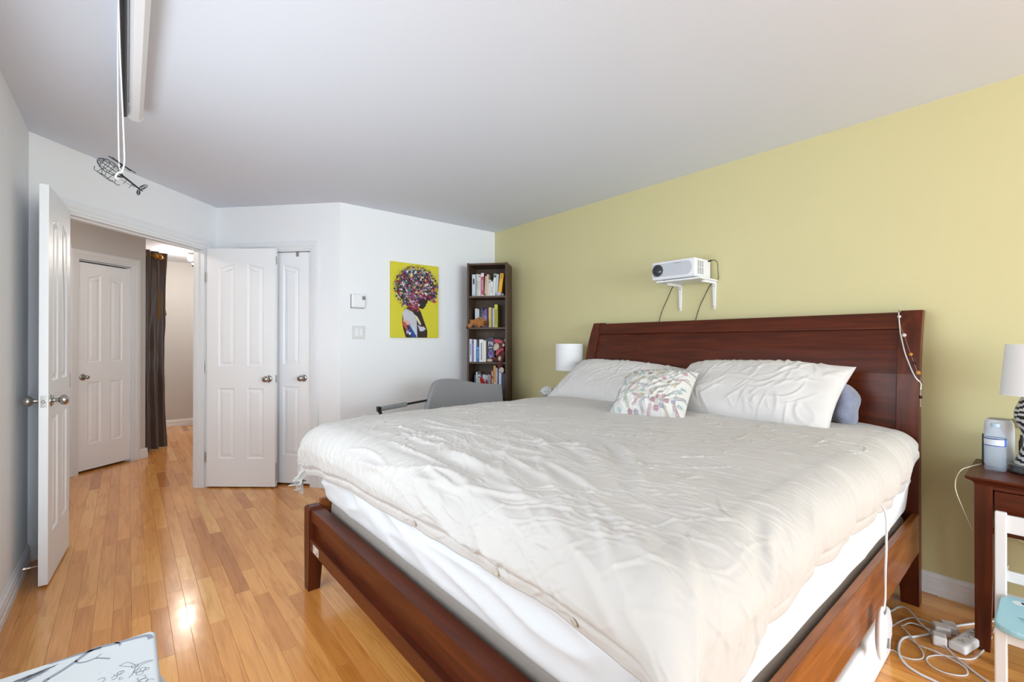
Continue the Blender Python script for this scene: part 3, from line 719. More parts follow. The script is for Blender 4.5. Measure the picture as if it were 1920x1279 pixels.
for k in range(26):                                          # folds lying along the foot edge
    a_, b_ = cg.uniform(-0.15, 0.45), cg.uniform(0.35, 1.35)
    segs.append((a_, b_, 1.57 + cg.gauss(0.10, 0.12), cg.uniform(0.25, 0.55), cg.uniform(0.003, 0.006), cg.uniform(0.007, 0.014), cg.gauss(0, 0.25)))
cr = creases(PA, PB, segs)
fine = 0.0005 * ridge(u1 * 34 + v1 * 11, v1 * 27, 33, 4) + 0.0007 * perlin(u1 * 16, v1 * 16, 35)
long_ = 0.0036 * ridge((u1 * 5.2 + 0.15 * perlin(PA * 4, PB * 4, 40)), v1 * 0.9, 41, 5)            # folds running along the foot edge
near = sstep(0.75, 0.05, PA) * sstep(2.0, 1.1, PB)
diag = 0.008 * ridge((PA * 0.90 - PB * 0.42) * 6.0 + 0.35 * perlin(PA * 3, PB * 3, 44), (PA * 0.42 + PB * 0.90) * 1.0, 45, 4)
corner = sstep(0.75, 0.10, PA) * sstep(0.75, 0.10, PB)
fan = 0.0045 * ridge(u1 * 2.0, v1 * 17, 50, 3) * sstep(0.55, 0.0, PA) * sstep(1.0, 1.7, PB)
sidew = 0.0035 * ridge(u1 * 17, v1 * 2.0, 52, 3) * sstep(0.45, 0.0, PB) * sstep(0.3, 0.9, PA)
patch = 0.45 + 0.85 * sstep(-0.15, 0.35, perlin(PA * 1.3, PB * 1.4, 60))
calm = 1 - 0.35 * sstep(1.0, 1.7, PA)
disp = cr + fine + long_ * near + diag * corner + fan + sidew
dh = np.minimum(PA + Lf, np.minimum(PB + L0, (YE1 - YE0) + L1 - PB))
disp *= sstep(0.0, 0.02, dh) * 0.7 + 0.3
disp -= 0.004 * np.exp(-((dh - 0.032) / 0.005) ** 2)
disp += 0.010 * (sstep(0.035, 0.06, dh) - 1)
P += nr * disp[..., None]
P += nr * (0.008 * (perlin(PA * 9 + PB * 9, dh * 0, 70)) * sstep(0.07, 0.0, dh))[..., None]
nm = normals(P); nm *= np.sign(nm[N1 // 2, N2 // 2, 2])
PP = np.pad(P, ((2, 2), (2, 2), (0, 0)), mode='edge'); NP_ = np.pad(nm, ((2, 2), (2, 2), (0, 0)), mode='edge'); off = np.zeros(PP.shape[:2]); off[1, :] = off[-2, :] = 0.010; off[:, 1] = off[:, -2] = 0.010; off[0, :] = off[-1, :] = 0.045; off[:, 0] = off[:, -1] = 0.045
dv = grid_obj('duvet', (PP - NP_ * off[..., None])[::-1], M_DUVET)
tag(dv, 'crumpled pale beige linen duvet spread over the whole bed', 'duvet')
for ty in (0.62, 0.86, 1.30):
    j = int(np.argmin(np.abs(P[0, :, 1] - ty))); i = int(np.argmin(np.abs(dh[:N1 // 3, j] - 0.018)))
    p = Vector(P[i, j]) ; n = Vector(nm[i, j])
    mb = MB(); mb.lathe([(0.009, 0.0), (0.010, 0.002), (0.009, 0.0035), (0.006, 0.0028), (0.001, 0.0028)], 18, axis_to(p + n * 0.001, n)); add('button', mb, mat('shell_button', rgb(196, 186, 174), 0.3), dv, smooth=True)
def duvet_z(x, y):
    d = (P[..., 0] - x) ** 2 + (P[..., 1] - y) ** 2 + (P[..., 2] < 0.78) * 1.0
    return float(P[..., 2].ravel()[int(np.argmin(d))])

# ------------------------------------------------------------------ pillows
def pillow(name, lx, ly, th, m, Mx, seed, wr=0.006, corner=0.0, flap=0.0, dirw=(3.0, 9.0)):
    n, k = 190, 130
    U, V = np.meshgrid(np.linspace(-1, 1, n), np.linspace(-1, 1, k), indexing='ij')
    g = lambda t: np.sign(t) * (1 - (1 - np.abs(t)) ** 1.35)
    U, V = g(U), g(V)
    pin = 1 - 0.055 * (1 - V ** 2) * np.abs(U) ** 3; pin2 = 1 - 0.085 * (1 - U ** 2) * np.abs(V) ** 3
    x = lx / 2 * U * pin; y = ly / 2 * V * pin2
    e = (np.clip(1 - np.abs(U) ** 3.2, 0, 1) * np.clip(1 - np.abs(V) ** 2.8, 0, 1)) ** 0.55
    wv = wr * (ridge(U * dirw[0] + 0.4 * perlin(U * 2, V * 2, seed), V * dirw[1] * 0.3 + U * 1.5, seed + 1, 3) - 0.35) + wr * 0.8 * perlin(U * 3, V * 3, seed + 2) + wr * 0.35 * ridge(U * 9, V * 8, seed + 3, 4)
    rim = sstep(0.0, 0.25, e); pg_ = random.Random(seed); ps_ = []
    for k_ in range(120):
        ux_, vy_ = pg_.uniform(-0.95, 0.95) * lx / 2, pg_.uniform(-0.95, 0.95) * ly / 2
        edge_pull = abs(vy_) > ly * 0.28; an_ = pg_.gauss(1.57 + 0.25, 0.35) if edge_pull else pg_.gauss(0.9, 0.5)
        ps_.append((ux_, vy_, an_, pg_.uniform(0.06, 0.22), pg_.uniform(0.0018, 0.0045), pg_.uniform(0.004, 0.010), pg_.gauss(0, 0.5)))
    wv = wr * 0.8 * perlin(U * 2.2, V * 2.2, seed + 2) + creases(lx / 2 * U, ly / 2 * V, ps_)
    zt = th * 0.62 * e + wv * rim; zb = -th * 0.38 * e
    if flap:
        ex = sstep(0.80, 1.0, U); x = x + flap * ex; zt = np.where(U > 0.8, np.maximum(zt, 0.012 * (1 - V ** 6) * ex), zt); zb = np.where(U > 0.8, np.minimum(zb, -0.010 * (1 - V ** 6) * ex), zb)
        zt = zt + 0.010 * ex * perlin(V * 4, U * 0 + 1, seed + 9)
    Pt = np.stack([x, y, zt], -1); Pb = np.stack([x, y, zb], -1)
    R = np.array(Mx.to_3x3()); t = np.array(Mx.translation)
    full = np.concatenate([Pt, Pb[::-1]], 0)
    full = np.concatenate([full, full[:1]], 0)
    W = full @ R.T + t
    o = grid_obj(name, W, m)
    return o, (Pt, R, t)
def tilt(p, ang, rz=0.0, roll_=0.0):
    """pillow frame: local X runs along world -Y (near side = +X), local Y up the slope towards the headboard"""
    base = Matrix(((0, 1, 0, 0), (-1, 0, 0, 0), (0, 0, 1, 0), (0, 0, 0, 1)))           # local x -> -Y, local y -> +X
    return Matrix.Translation(p) @ Matrix.Rotation(rz, 4, 'Z') @ Matrix.Rotation(-ang, 4, 'Y') @ base @ Matrix.Rotation(roll_, 4, 'Z')
o, _ = pillow('bed_pillow', 0.88, 0.48, 0.17, M_PILLOW, tilt((2.60, 2.00, 0.955), math.radians(33), math.radians(3), math.radians(-4)), 11, 0.008)
tag(o, 'plump linen bed pillow on the far side of the headboard, partly behind the floral cushion', 'pillow', 'bed pillows')
o, _ = pillow('bed_pillow', 0.84, 0.50, 0.20, M_PILLOW, tilt((2.575, 1.11, 0.965), math.radians(36), math.radians(-4), math.radians(2)), 23, 0.009, flap=0.05)
tag(o, 'large linen bed pillow with open case end on the near side of the headboard', 'pillow', 'bed pillows')
M_FLORAL = mat('floral_cotton', rgb(214, 211, 205), 0.85, var=0.01, scale=6, bump=0.15, bscale=50, sheen=0.1)
o, (Pt, R_, t_) = pillow('floral_cushion', 0.415, 0.415, 0.155, M_FLORAL, tilt((2.245, 1.445, 0.945), math.radians(33), math.radians(8), math.radians(7)), 37, 0.006)
tag(o, 'small square white cushion printed with pink and teal flowers leaning on the bed pillows', 'cushion')
Nt = normals(Pt); Nt *= np.sign(Nt[65, 50, 2])
def on_cushion(x, y):
    k = int(np.argmin((Pt[..., 0] - x) ** 2 + (Pt[..., 1] - y) ** 2)); p = Pt.reshape(-1, 3)[k]; n = Nt.reshape(-1, 3)[k]
    return p, n
fl = MB(); prg = random.Random(5)
def petal(cx, cy, ang, l0, l1, w, col):
    poly = []; w *= 1.25
    for f, s in ((0, 0), (0.35, 1), (0.7, 0.9), (1, 0), (0.7, -0.9), (0.35, -1)):
        r = l0 + (l1 - l0) * f; poly.append((cx + r * math.cos(ang) - s * w * math.sin(ang), cy + r * math.sin(ang) + s * w * math.cos(ang)))
    pts = []
    for q in poly:
        p, n = on_cushion(*q); p = np.array([q[0], q[1], p[2]]) + n * 0.0030; pts.append(tuple(R_ @ p + t_))
    fl.raw(pts, [tuple(range(6))], col)
cols = [rgb(194, 152, 162), rgb(172, 190, 190), rgb(190, 176, 150), rgb(160, 158, 170), rgb(178, 186, 170), rgb(176, 134, 144), rgb(184, 198, 198)]
spots = []
for tr in range(2500):
    cx, cy = prg.uniform(-0.185, 0.185), prg.uniform(-0.185, 0.185)
    r = prg.choice([0.044, 0.044, 0.030, 0.024, 0.021, 0.021, 0.016, 0.014])
    if all(math.hypot(cx - q[0], cy - q[1]) > (r + q[2]) * 0.88 for q in spots) and max(abs(cx), abs(cy)) + r * 0.7 < 0.197: spots.append((cx, cy, r))
for (cx, cy, r) in spots:
    c = prg.choice(cols); a0 = prg.random() * 6.28
    if r > 0.03:
        for k in range(14): petal(cx, cy, a0 + k * 6.283 / 14, 0.010, 0.022, 0.0022, c)
        for k in range(18): petal(cx, cy, a0 + k * 6.283 / 18, 0.027, 0.038, 0.0018, prg.choice(cols))
        for k in range(6): petal(cx, cy, k * 1.047, 0.0, 0.007, 0.002, cols[2])
    elif r > 0.018:
        dx, dy = math.cos(a0), math.sin(a0); q_ = r / 0.020      # a leafy sprig
        for k in range(-4, 5):
            for s_ in (-1, 1): petal(cx + dx * k * 0.0055 * q_, cy + dy * k * 0.0055 * q_, a0 + s_ * 0.75, 0.0015, 0.0105 * q_, 0.0013, c)
    else:
        for k in range(6): petal(cx, cy, a0 + k * 1.047, 0.002, r * 0.95, 0.0034, c)
add('printed_flowers', fl, vcol_mat('flower_print', 0.85), o)
# grey blue plush pillow behind
mb = MB(); mb.ellipsoid((2.70, 0.665, 0.93), (0.10, 0.055, 0.105), 28, 18)
mb.v = [(x + 0.006 * math.sin(40 * z + 20 * y), y + 0.006 * math.sin(50 * z), z + 0.005 * math.sin(60 * y)) for x, y, z in mb.v]
o = add('plush_pillow', mb, mat('plush_grey_blue', rgb(122, 128, 148), 0.95, var=0.35, scale=25, bump=0.6, bscale=90, sheen=0.5), None, smooth=True)
tag(o, 'rolled grey blue plush pillow tucked behind the near bed pillow', 'pillow')

# ------------------------------------------------------------------ bookcase
BA = math.radians(-50.0); BO = Vector((2.562, 3.735, 0.0))
bx_, by_ = Vector((math.cos(BA), math.sin(BA), 0)), Vector((-math.sin(BA), math.cos(BA), 0))
def SH(x, y, z): return BO + bx_ * x + by_ * y + Vector((0, 0, z))
M_WALNUT = wood('walnut_laminate', rgb(72, 54, 42), rgb(98, 76, 60), 0.45, axis=2, stretch=20, coat=0.0)
bc = thing('bookcase', 'tall narrow walnut brown bookcase standing across the room corner', 'bookcase', BO, BA)
BW, BDp, BH = 0.40, 0.275, 2.025; T = 0.018
SZ = [1.700, 1.392, 1.052, 0.730, 0.40, 0.085]
for x in (0, BW - T):
    mb = MB(); mb.box(x, x + T, 0, BDp, 0, BH); add('side_panel', mb, M_WALNUT, bc, bevel=0.001, seg=1)
mb = MB(); mb.box(T, BW - T, 0.004, BDp, BH - 0.022, BH - 0.004); add('top_panel', mb, M_WALNUT, bc)
mb = MB(); mb.box(T, BW - T, BDp - 0.006, BDp, 0, BH - 0.022); add('back_panel', mb, M_WALNUT, bc)
mb = MB(); mb.box(T, BW - T, 0.02, 0.036, 0, 0.067); add('plinth', mb, M_WALNUT, bc)
for z in SZ:
    mb = MB(); mb.box(T, BW - T, 0.006, BDp - 0.006, z - 0.018, z); add('shelf', mb, M_WALNUT, bc)
M_PAGE = mat('book_pages', rgb(222, 214, 196), 0.9, var=0.05, scale=200)
M_BOOK = vcol_mat('book_cover_print', 0.45)
def book(s0, w, h, shelf, col, label, d=0.15, y=0.03, lean=0.0, marks=(), zoff=0.0):
    """marks: (x0, x1, z0, z1, colour) fractions of the spine"""
    c = rgb(*col); mb = MB(); t = min(0.002, w * 0.15)
    mb.box(0, w, 0, t, 0, h, col=c); mb.box(0, t, t, d, 0, h, col=c); mb.box(w - t, w, t, d, 0, h, col=c)
    for (a, b, e, f, k) in marks:
        mb.raw([(a * w, -0.0004, e * h), (b * w, -0.0004, e * h), (b * w, -0.0004, f * h), (a * w, -0.0004, f * h)], [(0, 1, 2, 3)], rgb(*k))
    o = add('book', mb, M_BOOK)
    o.location = SH(s0, y, SZ[shelf] + 0.0005 + zoff + (w * math.sin(lean) if lean > 0 else 0)); o.rotation_euler = (0, lean, BA)
    pg = MB(); pg.box(t, w - t, t, d - 0.004, 0.003, h - 0.004); add('pages', pg, M_PAGE, o)
    names = ['top shelf', 'second shelf', 'third shelf', 'fourth shelf']
    tag(o, label, 'book', 'books on the %s of the bookcase' % names[shelf])
K = (28, 28, 32)
D = lambda *m: m
book(0.042, 0.037, 0.216, 0, (196, 204, 214), 'pale blue grey book with black spine title, leftmost on the top bookcase shelf', marks=D((.25, .7, .55, .8, (50, 52, 60)), (.2, .8, .03, .08, (150, 160, 175))))
book(0.086, 0.019, 0.220, 0, (206, 196, 180), 'slim cream book, second from the left on the top bookcase shelf', marks=D((.2, .8, .3, .7, (180, 166, 146)),))
book(0.107, 0.027, 0.214, 0, (214, 214, 218), 'white book with one black dot, third on the top bookcase shelf', marks=D((.3, .7, .88, .93, K), (.35, .65, .3, .7, (176, 178, 186))))
book(0.137, 0.028, 0.226, 0, (172, 66, 92), 'crimson pink book with white top on the top bookcase shelf', d=0.17, y=0.018, marks=D((0, 1, .84, 1, (222, 208, 212)), (.3, .7, .25, .7, (206, 140, 156)), (0.1, .9, 0.0, .06, (220, 200, 206))))
book(0.168, 0.014, 0.198, 0, (196, 186, 160), 'thin beige booklet leaning next to the crimson book on the top shelf', lean=0.05, marks=D((.1, .9, .05, .12, K),))
book(0.1835, 0.016, 0.214, 0, (206, 190, 158), 'narrow sand coloured book leaning on the top bookcase shelf', lean=0.053)
book(0.2010, 0.022, 0.160, 0, (208, 204, 196), 'short off-white paperback with a grey square on the top bookcase shelf', lean=0.056, marks=D((.25, .7, .8, .92, (120, 120, 122)),))
book(0.2245, 0.022, 0.158, 0, (222, 222, 220), 'short white paperback with black top edge on the top bookcase shelf', lean=0.06, marks=D((.1, .95, .9, 1, K), (.3, .7, .2, .6, (170, 170, 172))))
book(0.250, 0.025, 0.220, 0, (214, 216, 214), 'tall white book with black and green top on the top bookcase shelf', lean=0.062, marks=D((.1, .9, .82, .92, K), (.1, .9, .93, 1, (120, 150, 130))))
book(0.2770, 0.022, 0.212, 0, (188, 196, 206), 'tall bluish white book leaning beside the yellow one on the top shelf', lean=0.07)
book(0.306, 0.034, 0.190, 0, (218, 162, 22), 'bright yellow book, rightmost on the top bookcase shelf', lean=0.13, y=0.02, zoff=0.028, marks=D((.3, .7, .72, .95, (168, 118, 10)),))
mb = MB(); mb.box(0, 0.06, 0, 0.10, 0, 0.026); o = add('card_box', mb, mat('card_white', rgb(180, 178, 190), 0.7)); o.location = SH(0.298, 0.05, SZ[0] + 0.0005); o.rotation_euler = (0, 0, BA); tag(o, 'flat lavender grey box lying under the yellow book on the top shelf', 'box')
mb = MB(); mb.ellipsoid((0, 0, 0), (0.032, 0.022, 0.020), 9, 5); prg = random.Random(2); mb.v = [(x * (1 + prg.uniform(-.2, .2)), y * (1 + prg.uniform(-.2, .2)), max(-0.017, z * (1 + prg.uniform(-.2, .2)))) for x, y, z in mb.v]
o = add('crystal', mb, mat('pale_crystal', rgb(186, 184, 200), 0.25, var=0.1)); o.location = SH(0.310, 0.022, SZ[0] + 0.018); o.rotation_euler = (0, 0, BA); tag(o, 'rough pale lavender crystal at the right end of the top bookcase shelf', 'crystal')
book(0.049, 0.030, 0.192, 1, (206, 208, 214), 'white book, leftmost on the second bookcase shelf', y=0.12, d=0.13)
book(0.080, 0.012, 0.185, 1, (216, 218, 222), 'very thin white booklet on the second bookcase shelf', y=0.12, d=0.13)
book(0.094, 0.018, 0.180, 1, (20, 34, 48), 'black and teal book on the second bookcase shelf', y=0.12, d=0.13, marks=D((.3, .8, .3, .6, (90, 150, 168)),))
book(0.1235, 0.017, 0.196, 1, (44, 66, 112), 'navy blue book leaning left on the second bookcase shelf', y=0.12, d=0.13, lean=-0.05, marks=D((.2, .6, .4, .7, (110, 140, 176)),))
book(0.1420, 0.014, 0.172, 1, (150, 48, 62), 'thin dark red book leaning left on the second bookcase shelf', y=0.12, d=0.13, lean=-0.05, marks=D((.2, .8, .2, .7, (204, 150, 156)),))
book(0.1572, 0.022, 0.188, 1, (86, 92, 158), 'violet blue book leaning left on the second bookcase shelf', y=0.12, d=0.13, lean=-0.05, marks=D((.3, .7, .3, .6, (170, 170, 210)),))
book(0.1805, 0.012, 0.198, 1, (112, 52, 62), 'thin maroon book on the second bookcase shelf', y=0.12, d=0.13)
book(0.1935, 0.024, 0.202, 1, (222, 208, 110), 'pale yellow book in the middle of the second bookcase shelf', y=0.12, d=0.13, marks=D((.5, .9, .3, .9, (180, 160, 60)),))
book(0.218, 0.012, 0.190, 1, (132, 92, 108), 'mauve booklet right of the pale yellow book on the second shelf', y=0.12, d=0.13)
book(0.232, 0.014, 0.196, 1, (206, 206, 206), 'thin light grey book right of the mauve booklet on the second shelf', y=0.12, d=0.13)
book(0.250, 0.032, 0.232, 1, (206, 204, 64), 'tall lime yellow book, rightmost on the second bookcase shelf', y=0.12, d=0.13, marks=D((.2, .8, .1, .8, (150, 146, 60)),))
book(0.0185, 0.0245, 0.224, 2, (208, 214, 222), 'white book with blue lettering, leftmost on the third bookcase shelf', marks=D((.3, .7, .3, .8, (112, 152, 196)),), y=0.02)
book(0.044, 0.017, 0.218, 2, (120, 100, 158), 'purple book on the third bookcase shelf', y=0.02, marks=D((.2, .8, .85, .95, (60, 54, 100)),))
book(0.063, 0.024, 0.220, 2, (216, 218, 222), 'white book right of the purple one on the third bookcase shelf', y=0.02)
book(0.090, 0.027, 0.155, 2, (28, 104, 170), 'short bright blue book on the third bookcase shelf', y=0.02, marks=D((0, 1, .82, .87, (150, 190, 216)), (.3, .7, .2, .7, (90, 150, 200))))
book(0.119, 0.041, 0.220, 2, (222, 222, 222), 'wide white book with long grey title on the third bookcase shelf', y=0.02, marks=D((.4, .68, .08, .86, (120, 124, 132)),))
book(0.162, 0.023, 0.210, 2, (226, 222, 216), 'cream white book right of the wide white one on the third shelf', y=0.02)
book(0.186, 0.008, 0.226, 2, (110, 92, 74), 'very thin brown booklet on the third bookcase shelf', y=0.02)
# purple box with letters
pb = thing('purple_box', 'dark purple arched box with white letters PN and violet emblem, third shelf', 'box', SH(0.196, 0.035, SZ[2] + 0.0005), BA)
mb = MB(); arc = [(0, 0), (0.072, 0), (0.072, 0.215)] + [(0.036 + 0.036 * math.cos(q), 0.215 + 0.026 * math.sin(q)) for q in [math.pi * k / 8 for k in range(1, 8)]] + [(0, 0.215)]
RX = Matrix(((1, 0, 0, 0), (0, 0, -1, 0), (0, 1, 0, 0), (0, 0, 0, 1)))
mb.prism(arc, -0.11, 0, RX); add('body', mb, mat('box_dark_purple', rgb(36, 26, 62), 0.4), pb)
mb = MB(); wv = rgb(216, 212, 226); vi = rgb(150, 120, 214)
def bar(x0, x1, z0, z1, c): mb.raw([(x0, -0.0006, z0), (x1, -0.0006, z0), (x1, -0.0006, z1), (x0, -0.0006, z1)], [(0, 1, 2, 3)], c)
for r in ((0.012, 0.017, 0.160, 0.200), (0.017, 0.028, 0.195, 0.200), (0.026, 0.030, 0.184, 0.197), (0.017, 0.028, 0.179, 0.184), (0.035, 0.040, 0.160, 0.200), (0.052, 0.057, 0.160, 0.200), (0.012, 0.057, 0.140, 0.145), (0.012, 0.050, 0.132, 0.135)): bar(*r, wv)
mb.raw([(0.035, -0.0006, 0.200), (0.041, -0.0006, 0.200), (0.057, -0.0006, 0.160), (0.051, -0.0006, 0.160)], [(0, 3, 2, 1)], wv)
mb.raw([(0.036 + 0.020 * math.cos(q), -0.0005, 0.078 + 0.038 * math.sin(q)) for q in [6.283 * k / 20 for k in range(20)]], [tuple(range(20))], vi)
mb.raw([(0.036 + 0.015 * math.cos(q), -0.0008, 0.084 + 0.024 * math.sin(q)) for q in [6.283 * k / 20 for k in range(20)]], [tuple(range(20))], rgb(70, 40, 120))
for dx in (-0.006, 0.0, 0.006): bar(0.036 + dx - 0.0015, 0.036 + dx + 0.0015, 0.070, 0.100, vi)
add('printed_front', mb, M_BOOK, pb)
# fourth shelf
book(0.050, 0.015, 0.185, 3, (58, 64, 74), 'dark grey book, leftmost on the fourth bookcase shelf', y=0.09)
book(0.066, 0.016, 0.216, 3, (196, 206, 218), 'tall pale blue book, second on the fourth bookcase shelf', y=0.09, marks=D((.3, .7, .3, .7, (140, 160, 190)),))
book(0.084, 0.030, 0.190, 3, (206, 204, 198), 'white book with black dot on the fourth bookcase shelf', y=0.09, marks=D((.3, .7, .84, .92, K),))
book(0.117, 0.017, 0.180, 3, (74, 64, 132), 'blue violet book on the fourth bookcase shelf', y=0.09)
book(0.136, 0.032, 0.190, 3, (208, 202, 212), 'white and lilac book behind the red plush on the fourth shelf', y=0.09, marks=D((.1, .4, .2, .8, (130, 96, 150)),))
book(0.170, 0.017, 0.186, 3, (196, 190, 190), 'small book with red band on the fourth bookcase shelf', y=0.09, marks=D((0, 1, .5, .75, (160, 40, 44)),))
book(0.189, 0.014, 0.196, 3, (150, 150, 156), 'grey paperback in the middle of the fourth bookcase shelf', y=0.09)
book(0.204, 0.014, 0.192, 3, (176, 174, 180), 'lighter grey paperback next to the red plush on the fourth shelf', y=0.09)
book(0.232, 0.023, 0.240, 3, (140, 46, 36), 'brick red book with white marks on the fourth bookcase shelf', y=0.05, marks=D((.3, .7, .75, .95, (214, 190, 176)), (.3, .7, .45, .65, (214, 190, 176))))
book(0.258, 0.024, 0.284, 3, (206, 160, 84), 'tall orange tan book on the fourth bookcase shelf', y=0.04, marks=D((.2, .9, 0, .42, (226, 216, 200)), (.2, .5, .5, .8, (170, 120, 60))))
book(0.284, 0.014, 0.262, 3, (196, 190, 214), 'slim lavender book on the fourth bookcase shelf', y=0.04)
book(0.300, 0.010, 0.280, 3, (36, 44, 74), 'thin navy book on the fourth bookcase shelf', y=0.05)
book(0.312, 0.026, 0.250, 3, (200, 210, 226), 'pale blue white book near the right end of the fourth shelf', y=0.035)
book(0.341, 0.036, 0.210, 3, (34, 42, 62), 'thick dark navy book, rightmost on the fourth bookcase shelf', y=0.04, marks=D((.4, .6, .2, .8, (70, 84, 116)),))
mb = MB(); mb.box(0, 0.20, 0, 0.18, 0, 0.24); mb.box(0.01, 0.19, -0.004, 0, 0.02, 0.22)
o = add('storage_box', mb, mat('dark_box', rgb(34, 36, 50), 0.6), bevel=0.004); o.location = SH(0.17, 0.05, SZ[4] + 0.0005); o.rotation_euler = (0, 0, BA); tag(o, 'dark navy storage box on the lower bookcase shelf', 'box')

# plush toys on the shelves
def blob(parts, res=0.012):
    """smooth union of ellipsoids through a remesh: one continuous soft body"""
    mb = MB()
    for c, r, rot in parts: mb.ellipsoid(c, r, 18, 12, Matrix.Rotation(rot, 4, 'Y') if rot else None)
    return mb
def plush(name, mb, m, parent, vox=0.004):
    o = add(name, mb, m, parent, smooth=True); r = o.modifiers.new('remesh', 'REMESH'); r.mode = 'VOXEL'; r.voxel_size = vox; r.use_smooth_shade = True
    s_ = o.modifiers.new('smooth', 'SMOOTH'); s_.iterations = 4; s_.factor = 0.5
    return o
M_TEDDY = mat('plush_golden', rgb(166, 106, 48), 0.95, var=0.25, scale=60, bump=0.5, bscale=260, sheen=0.4)
M_TEDDYD = mat('plush_brown_dark', rgb(96, 58, 32), 0.95, var=0.2, scale=60, bump=0.5, bscale=260)
tb = thing('teddy_bear', 'golden brown teddy bear lying on its side on the second bookcase shelf', 'teddy bear', SH(0, 0, SZ[1]), BA)
plush('body', blob([((0.090, 0.055, 0.048), (0.058, 0.042, 0.042), 0), ((0.155, 0.05, 0.046), (0.040, 0.040, 0.042), 0), ((0.045, 0.018, 0.052), (0.034, 0.022, 0.026), 0.2), ((0.060, 0.075, 0.026), (0.040, 0.02, 0.022), 0),
                    ((0.030, -0.004, 0.016), (0.034, 0.022, 0.020), -0.7), ((0.118, 0.022, 0.026), (0.018, 0.018, 0.030), 0.2), ((0.108, 0.045, 0.090), (0.014, 0.012, 0.014), 0), ((0.140, 0.028, 0.090), (0.012, 0.010, 0.014), 0)]), M_TEDDY, tb)
for c in ((0.020, 0.002, 0.056), (0.008, -0.016, -0.002)):
    mb = MB(); mb.ellipsoid(c, (0.014, 0.012, 0.017), 14, 10); add('sole', mb, M_TEDDYD, tb, smooth=True)
mb = MB(); mb.ellipsoid((0.176, 0.028, 0.040), (0.022, 0.018, 0.026), 14, 10); add('muzzle', mb, M_TEDDYD, tb, smooth=True)
for c in ((0.163, 0.011, 0.052), (0.180, 0.012, 0.056)):
    mb = MB(); mb.ellipsoid(c, (0.004, 0.003, 0.004), 10, 6); add('eye', mb, M_BLACK, tb, smooth=True)
M_MONK = mat('plush_rust', rgb(98, 40, 30), 0.95, var=0.2, scale=60, bump=0.5, bscale=260, sheen=0.3)
M_BEIGE = mat('plush_beige', rgb(196, 182, 170), 0.95, var=0.1, scale=60, bump=0.4, bscale=260)
M_PINK = mat('knit_pink', rgb(186, 84, 98), 0.95, var=0.1, scale=80, bump=0.5, bscale=320)
mk = thing('plush_monkey', 'rust brown plush monkey with pink knitted cap sitting on the third bookcase shelf', 'plush toy', SH(0, 0, SZ[2]), BA)
plush('body', blob([((0.330, 0.045, 0.066), (0.042, 0.036, 0.066), 0), ((0.318, 0.025, 0.168), (0.045, 0.040, 0.044), 0), ((0.285, 0.006, 0.028), (0.045, 0.018, 0.018), 0.25), ((0.336, -0.006, 0.036), (0.022, 0.022, 0.040), 0),
                    ((0.335, -0.022, -0.022), (0.020, 0.017, 0.045), 0.1), ((0.352, 0.012, 0.085), (0.018, 0.02, 0.046), 0)]), M_MONK, mk)
plush('face', blob([((0.297, -0.006, 0.150), (0.030, 0.020, 0.036), 0.3), ((0.287, -0.014, 0.130), (0.020, 0.014, 0.020), 0)]), M_BEIGE, mk)
for nm, c, r in (('ear', (0.362, 0.010, 0.165), (0.012, 0.008, 0.016)), ('hand', (0.230, -0.002, 0.016), (0.030, 0.018, 0.016)), ('hand', (0.332, -0.024, 0.036), (0.015, 0.012, 0.024)), ('foot', (0.352, -0.026, -0.078), (0.025, 0.018, 0.030))):
    mb = MB(); mb.ellipsoid(c, r, 16, 10); add(nm, mb, M_BEIGE, mk, smooth=True)
plush('cap', blob([((0.318, 0.020, 0.198), (0.042, 0.038, 0.026), 0.15), ((0.290, 0.000, 0.206), (0.020, 0.020, 0.022), 0)]), M_PINK, mk)
plush('scarf', blob([((0.328, 0.012, 0.112), (0.046, 0.040, 0.018), -0.4), ((0.310, -0.010, 0.090), (0.018, 0.012, 0.034), 0.5)]), M_PINK, mk)
for c in ((0.280, -0.026, 0.158), (0.300, -0.028, 0.164)):
    mb = MB(); mb.ellipsoid(c, (0.003, 0.002, 0.003), 8, 6); add('eye', mb, M_BLACK, mk, smooth=True)
rp = thing('red_plush', 'soft red plush star flopped on the fourth bookcase shelf', 'plush toy', SH(0, 0, SZ[3]), BA)
M_REDP = mat('plush_red', rgb(176, 16, 22), 0.95, var=0.1, scale=60, bump=0.4, bscale=260, sheen=0.3)
plush('body', blob([((0.19, 0.055, 0.045), (0.052, 0.026, 0.045), 0), ((0.150, 0.045, 0.115), (0.020, 0.018, 0.062), -0.45), ((0.225, 0.025, 0.085), (0.034, 0.016, 0.020), -0.5), ((0.125, 0.04, 0.03), (0.032, 0.018, 0.026), 0), ((0.235, 0.03, 0.03), (0.030, 0.018, 0.026), 0)]), M_REDP, rp)
mb = MB(); mb.tube([(0.148, 0.023, 0.085), (0.160, 0.022, 0.098), (0.174, 0.024, 0.102)], 0.003, 8); add('trim_band', mb, mat('orange_felt', rgb(200, 90, 50), 0.9), rp)
sb = thing('stopper_bottle', 'dark navy bottle with round white stopper at the right end of the third shelf', 'bottle', SH(0.362, 0.13, SZ[2] + 0.0005), BA)
mb = MB(); mb.lathe([(0.014, 0), (0.016, 0.005), (0.016, 0.13), (0.008, 0.16), (0.008, 0.185)], 18); add('body', mb, mat('navy_glass', rgb(30, 38, 60), 0.15), sb, smooth=True, angle=40)
mb = MB(); mb.ellipsoid((0, 0, 0.205), (0.022, 0.022, 0.022), 18, 12); add('stopper', mb, mat('white_ball', rgb(206, 206, 214), 0.5), sb, smooth=True)

